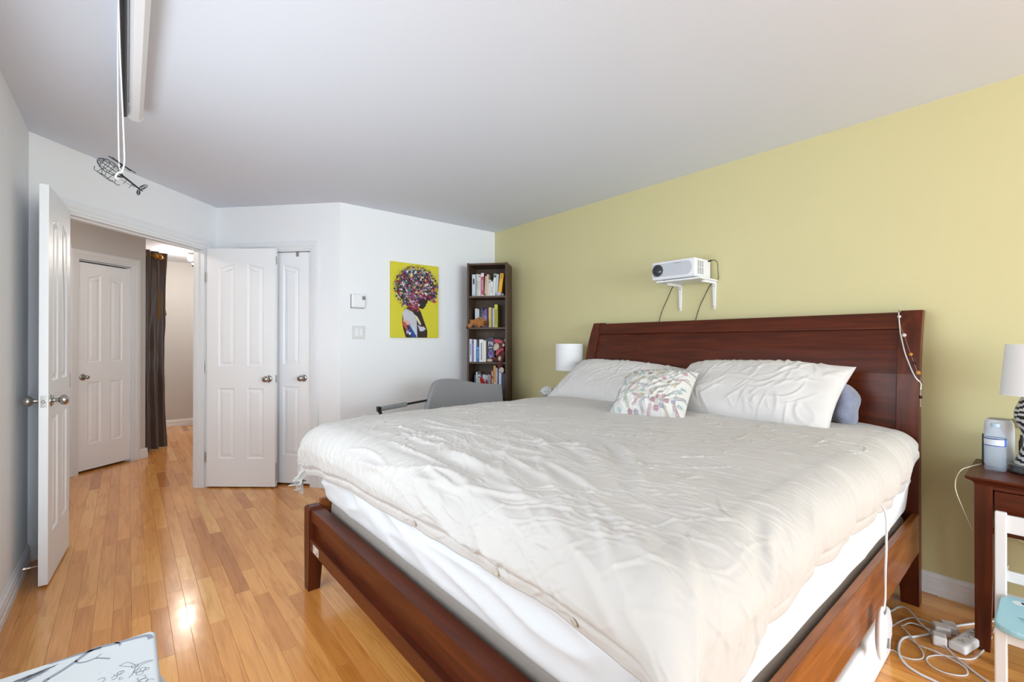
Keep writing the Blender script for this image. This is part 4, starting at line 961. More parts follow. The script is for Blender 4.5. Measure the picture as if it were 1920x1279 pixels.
# ------------------------------------------------------------------ canvas on the back wall
cv = thing('wall_canvas', 'yellow canvas print of a woman in profile with a paint splash afro', 'painting', (2.09, 3.93, 1.635), world=True)
CX0, CZ0, CWd, CHt = 1.841, 1.288, 0.500, 0.700
mb = MB(); mb.box(CX0, CX0 + CWd, 3.907, 3.928, CZ0, CZ0 + CHt); add('canvas', mb, mat('canvas_yellow', rgb(214, 204, 52), 0.6, var=0.03, scale=8, bump=0.1, bscale=700), cv, bevel=0.002)
pr = MB(); g = random.Random(21); depth = [0.0]
def shape(pts, col, d=None):
    """pts in picture fractions (x right, y down)"""
    if d is None: depth[0] += 0.00004; d = 0.0003 + depth[0]
    q = [(CX0 + min(max(x, 0.002), 0.998) * CWd, 3.907 - d, CZ0 + (1 - min(max(y, 0.002), 0.998)) * CHt) for x, y in pts]
    pr.raw(q, [tuple(range(len(q)))[::-1]], col)
def pxs(l): return [((x - 85) / 718, (y - 95 - 80 * (x - 85) / 718 * (1 - (y - 95) / 1140)) / 1140 + 0.0) for x, y in l]
BR = rgb(44, 28, 24); 
shape(pxs([(330, 780), (470, 765), (520, 840), (560, 950), (600, 1060), (625, 1130), (622, 1236), (300, 1236), (262, 1110), (245, 1000), (250, 890), (280, 810)]), BR)
shape(pxs([(250, 860), (300, 800), (400, 850), (440, 905), (462, 1000), (470, 1236), (430, 1200), (390, 1110), (330, 1000), (262, 960)]), rgb(196, 196, 204))
shape(pxs([(262, 950), (330, 980), (400, 1060), (330, 1050), (255, 1010)]), rgb(214, 176, 166))
shape(pxs([(250, 985), (300, 1010), (330, 1120), (300, 1110), (258, 1040)]), rgb(196, 80, 74))
shape(pxs([(340, 1020), (400, 1120), (460, 1210), (440, 1236), (380, 1236), (350, 1150)]), rgb(40, 70, 140))
shape(pxs([(300, 1130), (345, 1120), (340, 1170), (310, 1180)]), rgb(176, 156, 206))
shape(pxs([(370, 1050), (430, 1080), (470, 1180), (440, 1190)]), rgb(186, 206, 220))
shape(pxs([(430, 890), (470, 920), (515, 1000), (530, 1050), (500, 1035), (455, 960)]), rgb(222, 214, 186))
shape(pxs([(430, 890), (445, 920), (462, 980), (455, 990)]), rgb(222, 196, 60))
shape(pxs([(475, 1040), (520, 1070), (570, 1070), (600, 1105), (560, 1135), (510, 1140)]), rgb(204, 202, 220))
shape(pxs([(478, 1060), (500, 1140), (560, 1150), (540, 1236), (470, 1236)]), BR)
shape(pxs([(340, 1150), (380, 1160), (360, 1195), (345, 1190)]), rgb(226, 226, 230))
shape(pxs([(440, 640), (600, 610), (645, 640), (622, 680), (628, 712), (600, 735), (604, 758), (585, 772), (570, 798), (545, 806), (505, 795), (470, 760)]), rgb(40, 24, 22))
hc = (0.525, 0.335); pal = [(rgb(36, 26, 44), 8), (rgb(24, 24, 28), 6), (rgb(150, 30, 46), 5), (rgb(206, 206, 212), 5), (rgb(90, 50, 120), 5), (rgb(70, 110, 116), 3), (rgb(206, 120, 50), 2), (rgb(222, 204, 90), 2), (rgb(196, 70, 110), 3), (rgb(60, 90, 60), 2), (rgb(150, 170, 196), 2)]
bag = [c for c, n in pal for _ in range(n)]; redbag = [rgb(170, 26, 48), rgb(196, 40, 80), rgb(110, 40, 120), rgb(60, 20, 50), rgb(206, 110, 140), rgb(150, 30, 46)]
def inhair(x, y, k=1.0):
    dx = (x - hc[0]) / (0.45 * k); dy = (y - hc[1]) / (0.30 * k)
    if dx * dx + dy * dy > 1: return False
    return not (0.56 < x < 0.79 and y > 0.455 + abs(x - 0.66) * 0.12) and not (x >= 0.79 and y > 0.50)
base = [(hc[0] + 0.40 * math.cos(q) * (1 + 0.05 * math.sin(7 * q)), hc[1] + 0.262 * math.sin(q) * (1 + 0.05 * math.sin(5 * q + 1))) for q in [6.283 * k / 60 for k in range(60)]]
base = [(x, min(y, 0.475) if x > 0.5 else y) for x, y in base]
shape(base, rgb(44, 30, 48))
for k in range(2600):
    x, y = g.gauss(hc[0], 0.24), g.gauss(hc[1], 0.165)
    if not inhair(x, y, 1.02): continue
    r = g.choice([0.006, 0.008, 0.010, 0.013, 0.018, 0.024]); a0 = g.random() * 6.28; n = g.choice([3, 4, 5]); st = g.choice([1, 1, 1.5, 2.4])
    ca, sa = math.cos(a0), math.sin(a0)
    c = g.choice(redbag) if (y > 0.40 and x > 0.35 and g.random() < 0.55) else g.choice(bag)
    pts = [(st * r * math.cos(6.283 * j / n) , r * math.sin(6.283 * j / n)) for j in range(n)]
    shape([(x + px * ca - py * sa, y + (px * sa + py * ca) * CWd / CHt) for px, py in pts], c, 0.0030 + 0.0000005 * k)
for k in range(650):                                              # flecks thrown outwards
    q = g.random() * 6.283; rr = 1.0 + abs(g.gauss(0, 0.11)); x = hc[0] + 0.42 * rr * math.cos(q); y = hc[1] + 0.282 * rr * math.sin(q)
    if 0.05 < q < 1.45 or not (0.01 < x < 0.99 and 0.02 < y < 0.95): continue
    l = g.uniform(0.006, 0.032) * (1.2 if rr < 1.1 else 0.6); w = g.uniform(0.0018, 0.005); ca, sa = math.cos(q), math.sin(q) * CWd / CHt
    c = g.choice([BR, rgb(24, 24, 28), rgb(24, 24, 28), rgb(196, 130, 40), rgb(140, 40, 46), rgb(196, 200, 190), rgb(80, 90, 60)])
    shape([(x - w * sa, y + w * ca), (x + l * ca, y + l * sa), (x + w * sa, y - w * ca)], c, 0.0045)
add('printed_figure', pr, M_PRINT, cv)

# ------------------------------------------------------------------ thermostat and light switch
th = thing('thermostat', 'white wall thermostat with small grey display left of the canvas', 'thermostat', (1.543, 3.93, 1.606), world=True)
mb = MB(); mb.box(1.481, 1.606, 3.905, 3.929, 1.545, 1.668); add('housing', mb, M_WPLAS, th, bevel=0.012, seg=4)
mb = MB(); mb.box(1.572, 1.600, 3.904, 3.906, 1.616, 1.648); add('display', mb, mat('lcd_grey', rgb(128, 132, 134), 0.25), th)
mb = MB(); mb.box(1.476, 1.600, 3.922, 3.9295, 1.540, 1.662); add('back_plate', mb, mat('grey_plate', rgb(150, 150, 152), 0.4), th, bevel=0.008, seg=3)
sw = thing('light_switch', 'double white rocker light switch below the thermostat', 'light switch', (1.545, 3.93, 1.332), world=True)
mb = MB(); mb.box(1.490, 1.605, 3.9215, 3.9295, 1.274, 1.388); add('plate', mb, mat('switch_plate', rgb(218, 218, 217), 0.4), sw, bevel=0.004, seg=2)
for x in (1.512, 1.553):
    mb = MB(); Mx = Matrix.Translation((x + 0.017, 3.9215, 1.331)) @ Matrix.Rotation(math.radians(4), 4, 'X'); mb.box(-0.0165, 0.0165, -0.0045, 0.003, -0.033, 0.033, Mx); add('rocker', mb, M_WPLAS, sw, bevel=0.002)

# ------------------------------------------------------------------ projector on wall shelf
shf = thing('wall_shelf', 'small white shelf on two brackets fixed to the yellow wall above the headboard', 'shelf', (3.06, 1.63, 1.66), world=True)
mb = MB(); mb.box(2.815, 3.058, 1.470, 1.790, 1.656, 1.668); add('board', mb, M_WPLAS, shf, bevel=0.003)
for y in (1.742, 1.492):
    mb = MB(); Mx = Matrix(((0, 0, 1, 3.046), (1, 0, 0, y), (0, 1, 0, 0), (0, 0, 0, 1)))
    mb.prism([(-0.013, 1.655), (0.013, 1.655), (0.007, 1.475), (0.0, 1.467), (-0.007, 1.475)], 0, 0.013, Mx)
    mb.prism([(-0.012, 1.656), (0.012, 1.656), (0.009, 1.640), (-0.009, 1.640)], -0.15, 0.002, Mx)
    br = add('bracket', mb, M_WPLAS, shf, bevel=0.002)
    for z in (1.485, 1.625):
        sc_ = MB(); sc_.lathe([(0.005, 0), (0.004, 0.002), (0.001, 0.0025)], 10, axis_to((3.046, y, z), (-1, 0, 0))); add('screw', sc_, M_NICKEL, br)
pj = thing('projector', 'white video projector with big round lens standing on the wall shelf', 'projector', (2.94, 1.675, 1.668), world=True)
mb = MB(); PX0, PX1, PY0, PY1, PZ0, PZ1 = 2.832, 3.040, 1.512, 1.835, 1.676, 1.802
Mx = Matrix(((1, 0, 0, 0), (0, 0, 1, 0), (0, 1, 0, 0), (0, 0, 0, 1)))
mb.prism([(PX0 + 0.012, PZ0), (PX1, PZ0), (PX1, PZ1), (PX0, PZ1), (PX0, PZ0 + 0.014)], PY0, PY1, Mx); add('housing', mb, M_WPLAS, pj, bevel=0.012, seg=4)
mb = MB(); rr = 0.05; zc = (PZ0 + PZ1) / 2 + 0.003; hh = 0.046
poly = [(PY1 - 0.012, zc - hh), (PY1 - 0.012, zc + hh)] + [(PY0 + 0.062 + 0.040 * math.cos(q), zc + hh * math.sin(q)) for q in [math.pi / 2 + math.pi * k / 14 for k in range(15)]]
My = Matrix(((0, 0, -1, PX0), (1, 0, 0, 0), (0, 1, 0, 0), (0, 0, 0, 1)))
mb.prism(poly, 0.0, 0.0015, My); add('front_panel', mb, mat('silver_grey_plastic', rgb(198, 200, 206), 0.35), pj)
mb = MB()
for k in range(6): mb.prism([(1.612 + k * 0.0095, 1.777), (1.618 + k * 0.0095, 1.777), (1.618 + k * 0.0095, 1.782), (1.612 + k * 0.0095, 1.782)], 0.0015, 0.0019, My)
add('front_marking', mb, mat('marking_grey', rgb(150, 152, 158), 0.4), pj)
lc = (PX0 - 0.0015, 1.786, 1.742)
mb = MB(); mb.lathe([(0.041, 0), (0.041, 0.006), (0.038, 0.009), (0.033, 0.008), (0.031, -0.004)], 36, axis_to(lc, (-1, 0, 0)), cap1=False); ring = add('lens_ring', mb, mat('dark_grey_plastic', rgb(66, 68, 74), 0.35), pj, smooth=True, angle=35)
mb = MB(); mb.lathe([(0.032, 0.0), (0.026, 0.004), (0.016, 0.007), (0.001, 0.008)], 32, axis_to((lc[0] + 0.004, lc[1], lc[2]), (-1, 0, 0))); add('lens', mb, mat('lens_glass', rgb(46, 48, 50), 0.04, coat=1.0), ring, smooth=True)
M_VENT = mat('vent_grey', rgb(116, 118, 124), 0.5)
for i in range(3):
    for j in range(2):
        for k in range(5):
            mb = MB(); x = 2.862 + i * 0.028; z = PZ0 + 0.022 + j * 0.046 + k * 0.0085; mb.box(x, x + 0.020, PY0 - 0.0012, PY0 + 0.001, z, z + 0.004); add('vent_slot', mb, M_VENT, pj)
for y in (PY0 + 0.03, PY1 - 0.08):
    for x in (PX0 + 0.03, PX1 - 0.03):
        mb = MB(); mb.lathe([(0.008, 1.668), (0.010, 1.677)], 12, Matrix.Translation((x, y, 0))); add('foot', mb, M_BLACK, pj)
cb = thing('projector_cable', 'thin black cable from the projector plug down behind the headboard', 'cable', (3.0, 1.50, 1.668), world=True)
mb = MB(); mb.tube([(3.005, PY0 + 0.002, 1.790), (3.005, PY0 - 0.022, 1.794)], 0.005, 10); add('plug', mb, M_BLACK, cb, smooth=True, angle=40)
mb = MB(); mb.tube(spline([(3.005, PY0 - 0.02, 1.794), (3.010, 1.472, 1.795), (3.022, 1.458, 1.775), (3.040, 1.462, 1.72), (3.0625 - 0.012, 1.468, 1.668), (3.052, 1.518, 1.640), (3.053, 1.565, 1.56), (3.053, 1.60, 1.49), (3.053, 1.628, 1.40), (3.05, 1.640, 1.32)], 8), 0.0022, 8); add('cord', mb, mat('cable_black', rgb(40, 32, 24), 0.5), cb, smooth=True)
mb = MB(); mb.tube(spline([(3.052, 1.760, 1.668), (3.053, 1.800, 1.655), (3.053, 1.85, 1.56), (3.053, 1.893, 1.475), (3.053, 1.915, 1.40), (3.05, 1.925, 1.32)], 8), 0.0022, 8); o = add('power_cable', mb, mat('cable_black', rgb(40, 32, 24), 0.5), None, smooth=True); tag(o, 'thin black cable hanging from under the shelf, the one further from the plug', 'cable')

# ------------------------------------------------------------------ far bedside: night stand, lamp, white tissue
def nightstand(name, label, x0, x1, y0, y1, zt, m1, m2):
    ns = thing(name, label, 'night stand', ((x0 + x1) / 2, (y0 + y1) / 2, 0), world=True)
    mb = MB(); vs = []
    for z, e in ((zt - 0.032, 0.0), (zt - 0.022, 0.006), (zt - 0.012, 0.022), (zt - 0.006, 0.027), (zt - 0.002, 0.027), (zt, 0.024)):
        vs += [(x0 - e, y0 - e, z), (x1, y0 - e, z), (x1, y1 + e, z), (x0 - e, y1 + e, z)]
    n = 6; fs = [(3, 2, 1, 0), tuple(range(4 * n - 4, 4 * n))] + [(4 * j + i, 4 * j + (i + 1) % 4, 4 * j + 4 + (i + 1) % 4, 4 * j + 4 + i) for j in range(n - 1) for i in range(4)]
    add('top', mb.raw(vs, fs), m2, ns, bevel=0.0015, seg=1)
    L_ = 0.052
    for (ax, ay) in ((x0, y0), (x0, y1 - L_), (x1 - L_, y0), (x1 - L_, y1 - L_)):
        mb = MB(); t = 0.008; iy = 1 if ay == y0 else -1; ix = 1 if ax == x0 else -1
        b0 = [(ax + (t if ix < 0 else 0), ay + (t if iy < 0 else 0)), (ax + L_ - (t if ix > 0 else 0), ay + (t if iy < 0 else 0)), (ax + L_ - (t if ix > 0 else 0), ay + L_ - (t if iy > 0 else 0)), (ax + (t if ix < 0 else 0), ay + L_ - (t if iy > 0 else 0))]
        vs = [(p[0], p[1], 0) for p in b0] + [(ax, ay, 0.30), (ax + L_, ay, 0.30), (ax + L_, ay + L_, 0.30), (ax, ay + L_, 0.30)] + [(ax, ay, zt - 0.032), (ax + L_, ay, zt - 0.032), (ax + L_, ay + L_, zt - 0.032), (ax, ay + L_, zt - 0.032)]
        fs = [(3, 2, 1, 0), (8, 9, 10, 11)] + [(4 * j + i, 4 * j + (i + 1) % 4, 4 * j + 4 + (i + 1) % 4, 4 * j + 4 + i) for j in range(2) for i in range(4)]
        add('leg', mb.raw(vs, fs), m1, ns, bevel=0.002)
    zb = zt - 0.032 - 0.19
    mb = MB(); mb.box(x0 + L_, x1 - L_, y0 + 0.006, y0 + 0.024, zb, zt - 0.032); mb.box(x0 + L_, x1 - L_, y1 - 0.024, y1 - 0.006, zb, zt - 0.032); mb.box(x1 - 0.02, x1 - 0.006, y0 + L_, y1 - L_, zb, zt - 0.032)
    mb.box(x0 + 0.006, x0 + 0.024, y0 + L_, y1 - L_, zt - 0.047, zt - 0.032); mb.box(x0 + 0.006, x0 + 0.024, y0 + L_, y1 - L_, zb, zb + 0.018); add('apron', mb, m2, ns)
    mb = MB(); mb.box(x0 + 0.004, x0 + 0.022, y0 + L_ + 0.004, y1 - L_ - 0.004, zb + 0.021, zt - 0.051); dr = add('drawer', mb, m2, ns, bevel=0.002)
    mb = MB(); mb.lathe([(0.006, 0), (0.006, 0.01), (0.013, 0.018), (0.013, 0.024), (0.002, 0.027)], 18, axis_to((x0 + 0.004, (y0 + y1) / 2, (zb + zt - 0.03) / 2), (-1, 0, 0))); add('drawer_knob', mb, mat('dark_bronze', rgb(60, 48, 40), 0.35, 0.8), dr, smooth=True, angle=50)
    return ns
nightstand('night_stand', 'dark wooden night stand behind the far side of the bed', 2.60, 3.035, 2.565, 3.05, 0.725, M_CHERRYV, M_CHERRY)
ZL = 0.725
la = thing('table_lamp', 'bedside lamp with white drum shade on thin chrome pole by the far bed side', 'lamp', (2.82, 2.612, ZL), world=True)
LX, LY = 2.82, 2.612
mb = MB(); mb.lathe([(0.065, ZL), (0.065, ZL + 0.010), (0.020, ZL + 0.016), (0.005, ZL + 0.02), (0.005, 1.20)], 28, Matrix.Translation((LX, LY, 0))); add('stand', mb, M_CHROME, la, smooth=True, angle=35)
M_SHADE = mat('lamp_shade_white', rgb(238, 238, 238), 0.8, var=0.01, trans=0.0)
def shade(r0, r1, z0, z1, x, y, root):
    mb = MB(); mb.lathe([(r0 - 0.003, z0), (r0, z0), (r1, z1), (r1 - 0.003, z1), (r0 - 0.003, z0)], 48, Matrix.Translation((x, y, 0)), cap0=False, cap1=False); sh_ = add('lamp_shade', mb, M_SHADE, root, smooth=True, angle=40)
    mb = MB(); zz = z1 - 0.02
    for k in range(3):
        q = 2.094 * k; mb.tube([(x, y, zz), (x + (r1 - 0.004) * math.cos(q), y + (r1 - 0.004) * math.sin(q), zz)], 0.0015, 6)
    mb.lathe([(0.016, zz - 0.07), (0.016, zz - 0.01)], 14, Matrix.Translation((x, y, 0))); add('socket', mb, M_CHROME, sh_)
shade(0.113, 0.112, 1.012, 1.232, LX, LY, la)
mb = MB(); mb.tube([(LX + 0.02, LY - 0.03, 1.14), (LX + 0.02, LY - 0.03, 0.925)], 0.0012, 6); mb.ellipsoid((LX + 0.02, LY - 0.03, 0.918), (0.005, 0.005, 0.008), 10, 8); add('pull_chain', mb, M_NICKEL, la)
mb = MB(); mb.box(2.82, 2.95, 2.87, 2.97, ZL, ZL + 0.030); o = add('alarm_clock', mb, M_BLACK, None, bevel=0.004); tag(o, 'flat black box under the white tissue on the far night stand', 'clock')
mb = MB(); mb.ellipsoid((2.88, 2.93, ZL + 0.030 + 0.046), (0.058, 0.062, 0.048), 26, 16); prg = random.Random(4)
mb.v = [(2.88 + (x - 2.88) * (1 + 0.12 * math.sin(9 * math.atan2(y - 2.93, z - 0.80) + 3 * x * 20)), 2.93 + (y - 2.93) * (1 + 0.10 * math.sin(60 * z + 30 * x)), max(ZL + 0.0305, z + prg.uniform(-0.004, 0.004))) for x, y, z in mb.v]
o = add('crumpled_tissue', mb, mat('tissue_white', rgb(232, 232, 234), 0.9), None); tag(o, 'crumpled white tissue ball beside the far table lamp', 'tissue')

# ------------------------------------------------------------------ grey arm chair behind the bed
M_GREY = mat('grey_chair_fabric', rgb(146, 146, 148), 0.9, var=0.08, scale=120, bump=0.25, bscale=400)
M_STEEL = mat('black_steel', rgb(26, 26, 30), 0.4, 0.5)
ch = thing('arm_chair', 'grey upholstered arm chair with black steel frame between the bed and back wall', 'chair', (2.05, 3.05, 0), world=True)
U, V = np.meshgrid(np.linspace(0, 1, 40), np.linspace(0, 1, 24))
tl, tr_, bl, br_ = np.array((1.872, 3.20, 0.945)), np.array((2.575, 3.22, 0.868)), np.array((1.735, 3.10, 0.66)), np.array((2.52, 3.12, 0.64))
bot_l = bl + (bl - tl) * 0.55; bot_r = br_ + (br_ - tr_) * 0.55
S_ = (tl * (1 - U[..., None]) + tr_ * U[..., None]) * V[..., None] + (bot_l * (1 - U[..., None]) + bot_r * U[..., None]) * (1 - V[..., None])
S_[..., 1] += 0.05 * np.sin(np.pi * U); S_[..., 2] += V * (0.013 * np.sin(2 * np.pi * np.clip(U, 0, 1)) ) - 0.02 * V ** 8 * (np.exp(-U / 0.04) + np.exp(-(1 - U) / 0.04))
S_[..., 0] += (0.5 - np.abs(0.5 - V)) * 0 - 0.012 * np.sin(np.pi * V) * (1 - U)
o = grid_obj('backrest', S_, M_GREY, ch); so = o.modifiers.new('solid', 'SOLIDIFY'); so.thickness = 0.05; so.offset = 0; bv = o.modifiers.new('bevel', 'BEVEL'); bv.width = 0.02; bv.segments = 3; bv.limit_method = 'ANGLE'
mb = MB(); mb.prism([(1.55, 2.72), (2.36, 2.72), (2.45, 3.16), (1.66, 3.16)], 0.36, 0.45); add('seat', mb, M_GREY, ch, bevel=0.03, seg=3)
mb = MB(); mb.tube([(1.80, 3.16, 0.792), (1.405, 3.20, 0.752)], 0.0085, 8); fr = add('arm_frame', mb, M_STEEL, ch, smooth=True, angle=40)
mb = MB(); Mx = axis_to((1.405, 3.2, 0.752), (0.395, -0.04, 0.04)); mb.box(-0.020, 0.020, -0.016, 0.016, 0.018, 0.225, Mx); add('arm_pad', mb, mat('arm_pad_grey', rgb(124, 126, 128), 0.5), ch, bevel=0.010, seg=3)
mb = MB(); mb.box(-0.022, 0.022, -0.019, 0.019, -0.004, 0.020, Mx); add('arm_end_cap', mb, M_STEEL, ch, bevel=0.003)
for p, q in (((1.415, 3.19, 0.74), (1.60, 2.80, 0.0)), ((1.70, 3.10, 0.40), (1.62, 3.20, 0.0)), ((2.40, 3.10, 0.40), (2.46, 3.20, 0.0)), ((2.30, 2.80, 0.40), (2.36, 2.72, 0.0))):
    mb = MB(); mb.tube([p, q], 0.012, 10); add('leg', mb, M_STEEL, ch, smooth=True, angle=40)
mb = MB(); mb.tube([(1.60, 2.80, 0.36), (1.70, 3.12, 0.36), (2.40, 3.12, 0.36), (2.30, 2.78, 0.36)], 0.012, 8); add('seat_frame', mb, M_STEEL, ch)

# ------------------------------------------------------------------ near bedside
ZN = 0.700
nightstand('night_stand', 'dark cherry night stand with water bottle and zebra lamp right of the bed', 2.642, 3.035, -0.33, 0.216, ZN, M_CHERRYV, M_CHERRY)
zl = thing('table_lamp', 'lamp with zebra striped base and white shade on the right night stand', 'lamp', (2.85, 0.055, ZN), world=True)
zx, zy = 2.86, 0.056
mb = MB(); mb.lathe([(0.076, ZN), (0.080, ZN + 0.005), (0.080, ZN + 0.028), (0.076, ZN + 0.034), (0.030, ZN + 0.036)], 36, Matrix.Translation((zx, zy, 0))); add('base', mb, mat('smoky_glass_base', rgb(40, 42, 46), 0.08, coat=1.0), zl, smooth=True, angle=35)
mb = MB(); n, k = 72, 60; vs = []
def zr(f): return 0.046 + 0.010 * math.cos(2 * math.pi * 1.35 * f + 0.3) + 0.004 * math.cos(9 * f)
for j in range(k + 1):
    f = j / k; z = ZN + 0.036 + f * 0.292
    for i in range(n): vs.append((zx + zr(f) * math.cos(6.283185 * i / n), zy + zr(f) * math.sin(6.283185 * i / n), z))
fs = [(j * n + i, j * n + (i + 1) % n, (j + 1) * n + (i + 1) % n, (j + 1) * n + i) for j in range(k) for i in range(n)]
o0 = len(mb.v); mb.v += vs
for j in range(k):
    for i in range(n):
        a_ = 6.283185 * i / n; f = j / k; s_ = math.sin(f * 62 + 3.0 * math.sin(a_ * 2 + 2.2 * math.sin(f * 5)) + 1.2 * math.sin(a_ * 3 + f * 9))
        mb.f.append(fs[j * n + i]); mb.c.append(rgb(34, 34, 36) if s_ > 0.05 else rgb(206, 206, 204))
add('striped_body', mb, vcol_mat('zebra_glaze', 0.25), zl, smooth=True)
mb = MB(); mb.lathe([(0.008, ZN + 0.32), (0.008, ZN + 0.44)], 14, Matrix.Translation((zx, zy, 0))); add('stem', mb, M_CHROME, zl, smooth=True, angle=40)
shade(0.100, 0.084, 1.022, 1.235, zx, zy, zl)
bt = thing('water_bottle', 'clear plastic water bottle with blue and white label on the right night stand', 'bottle', (2.80, 0.168, ZN), world=True)
wx, wy = 2.805, 0.166
prof = [(0.020, 0.0), (0.031, 0.004), (0.033, 0.012)]
for j in range(5): prof += [(0.0335, 0.018 + j * 0.017), (0.0310, 0.0265 + j * 0.017)]
prof += [(0.0335, 0.108), (0.0335, 0.140), (0.032, 0.146), (0.026, 0.162), (0.016, 0.178), (0.0135, 0.184), (0.0135, 0.188)]
mb = MB(); mb.lathe(prof, 32, Matrix.Translation((wx, wy, ZN)), cap1=False); add('bottle_body', mb, mat('clear_pet', rgb(196, 220, 240), 0.05, var=0.0, alpha=0.20), bt, smooth=True)
mb = MB(); mb.lathe([(0.0139, 0.186), (0.0145, 0.188), (0.0145, 0.199), (0.013, 0.201)], 24, Matrix.Translation((wx, wy, ZN)), cap0=False); add('cap', mb, mat('cap_pale_blue', rgb(176, 200, 220), 0.3), bt, smooth=True, angle=40)
mb = MB(); n = 40
for i in range(n):
    a0, a1 = 6.28318 * i / n, 6.28318 * (i + 1) / n; am = math.degrees((a0 + a1) / 2) % 360
    for z0, z1, c in ((0.108, 0.112, rgb(70, 100, 170)), (0.112, 0.136, rgb(58, 104, 200) if 232 < am < 262 else rgb(222, 230, 240)), (0.136, 0.140, rgb(40, 66, 130))):
        mb.raw([(wx + 0.0339 * math.cos(q), wy + 0.0339 * math.sin(q), ZN + z) for q, z in ((a0, z0), (a1, z0), (a1, z1), (a0, z1))], [(0, 1, 2, 3)], c)
add('label', mb, vcol_mat('bottle_label', 0.35), bt)
sp = thing('smart_speaker', 'white rounded speaker with grey top behind the water bottle', 'speaker', (2.935, 0.160, ZN), world=True)
mb = MB(); mb.lathe([(0.043, 0.0), (0.047, 0.005), (0.047, 0.17), (0.045, 0.190), (0.039, 0.203), (0.036, 0.205)], 40, Matrix.Translation((2.935, 0.162, ZN))); add('body', mb, mat('speaker_white', rgb(226, 230, 238), 0.5), sp, smooth=True, angle=50)
mb = MB(); mb.lathe([(0.036, 0.205), (0.034, 0.207), (0.001, 0.207)], 32, Matrix.Translation((2.935, 0.162, ZN))); add('top_disc', mb, mat('speaker_top_grey', rgb(140, 144, 148), 0.4), sp)
mb = MB(); Mx = Matrix.Translation((3.0, 0.175, ZN)) @ Matrix.Rotation(math.radians(6), 4, 'Y'); mb.box(-0.004, 0.004, -0.045, 0.045, 0.001, 0.125, Mx); o = add('picture_stand', mb, M_BLACK, None, bevel=0.002); tag(o, 'thin black tablet standing behind the white speaker', 'tablet')
mb = MB(); mb.lathe([(0.014, 0), (0.014, 0.11), (0.010, 0.125), (0.010, 0.14)], 16, Matrix.Translation((2.975, 0.092, ZN + 0.0005))); o = add('dark_vial', mb, mat('dark_red_glass', rgb(48, 26, 26), 0.2), None, smooth=True, angle=40); tag(o, 'slim dark brown vial between the speaker and the zebra lamp', 'bottle')
mb = MB(); mb.box(3.052, 3.0595, 0.085, 0.125, 0.86, 0.90); o = add('wall_socket', mb, mat('socket_tan', rgb(158, 138, 92), 0.5), None, bevel=0.002); tag(o, 'small tan plate on the yellow wall beside the zebra lamp', 'socket')
M_CABLE = mat('white_cable', rgb(228, 228, 230), 0.4)
mb = MB(); mb.tube(spline([(2.90, 0.215, ZN + 0.004), (2.80, 0.237, ZN + 0.006), (2.70, 0.262, ZN - 0.002), (2.645, 0.272, ZN - 0.06), (2.66, 0.25, ZN - 0.15), (2.70, 0.225, ZN - 0.24)], 8), 0.0018, 8); o = add('charging_cable', mb, mat('cable_cream', rgb(226, 220, 190), 0.45), None, smooth=True); tag(o, 'thin cream cable looping over the edge of the right night stand', 'cable')
mb = MB(); mb.tube(spline([(2.98, 0.16, 0.42), (3.035, 0.10, 0.36), (3.045, 0.05, 0.35), (3.04, 0.0, 0.37), (3.045, -0.06, 0.34), (3.04, -0.12, 0.36)], 6), 0.0018, 8); o = add('lamp_cable', mb, mat('cable_cream', rgb(226, 220, 190), 0.45), None, smooth=True); tag(o, 'cream cable drooping along the wall under the right night stand', 'cable')

# child's chair
M_CHW = mat('white_painted_wood', rgb(236, 236, 236), 0.35, var=0.01)
kc = thing('child_chair', 'small white child chair with pale blue seat in front of the right night stand', 'chair', (2.42, 0.0, 0), world=True)
for y in (0.122, -0.172):
    mb = MB(); mb.prism([(2.545, 0), (2.578, 0), (2.572, 0.30), (2.588, 0.585), (2.582, 0.592), (2.566, 0.592), (2.560, 0.585), (2.545, 0.30)], y, y + 0.032, Matrix(((1, 0, 0, 0), (0, 0, 1, 0), (0, 1, 0, 0), (0, 0, 0, 1)))); add('back_post', mb, M_CHW, kc, bevel=0.004)
    mb = MB(); y2 = y - 0.014 if y > 0 else y + 0.014; mb.prism([(2.270, 0), (2.300, 0), (2.303, 0.27), (2.265, 0.27)], y2, y2 + 0.030, Matrix(((1, 0, 0, 0), (0, 0, 1, 0), (0, 1, 0, 0), (0, 0, 0, 1)))); add('front_leg', mb, M_CHW, kc, bevel=0.004)
    mb = MB(); mb.box(2.30, 2.55, y2 + 0.006, y2 + 0.024, 0.225, 0.268); add('side_apron', mb, M_CHW, kc, bevel=0.002)
mb = MB(); mb.box(2.276, 2.294, -0.13, 0.11, 0.225, 0.268); add('front_apron', mb, M_CHW, kc, bevel=0.002)
for z0, z1, dx in ((0.515, 0.582, 0.012), (0.335, 0.375, 0.0)):
    mb = MB(); mb.box(2.556 + dx, 2.572 + dx, -0.142, 0.124, z0, z1); add('back_rail', mb, M_CHW, kc, bevel=0.003)
for y in (0.055, -0.015, -0.085):
    mb = MB(); mb.box(2.560, 2.572, y - 0.012, y + 0.014, 0.37, 0.52); add('back_slat', mb, M_CHW, kc, bevel=0.002)
def rrect(x0, x1, y0, y1, r, n=6):
    out = []
    for cx, cy, a0 in ((x1 - r, y0 + r, -math.pi / 2), (x1 - r, y1 - r, 0), (x0 + r, y1 - r, math.pi / 2), (x0 + r, y0 + r, math.pi)):
        out += [(cx + r * math.cos(a0 + math.pi / 2 * k / n), cy + r * math.sin(a0 + math.pi / 2 * k / n)) for k in range(n + 1)]
    return out
mb = MB(); mb.prism(rrect(2.235, 2.545, -0.185, 0.140, 0.055), 0.269, 0.290); st = add('seat', mb, mat('seat_pale_blue', rgb(164, 212, 226), 0.4, var=0.03), kc, bevel=0.006, seg=3)
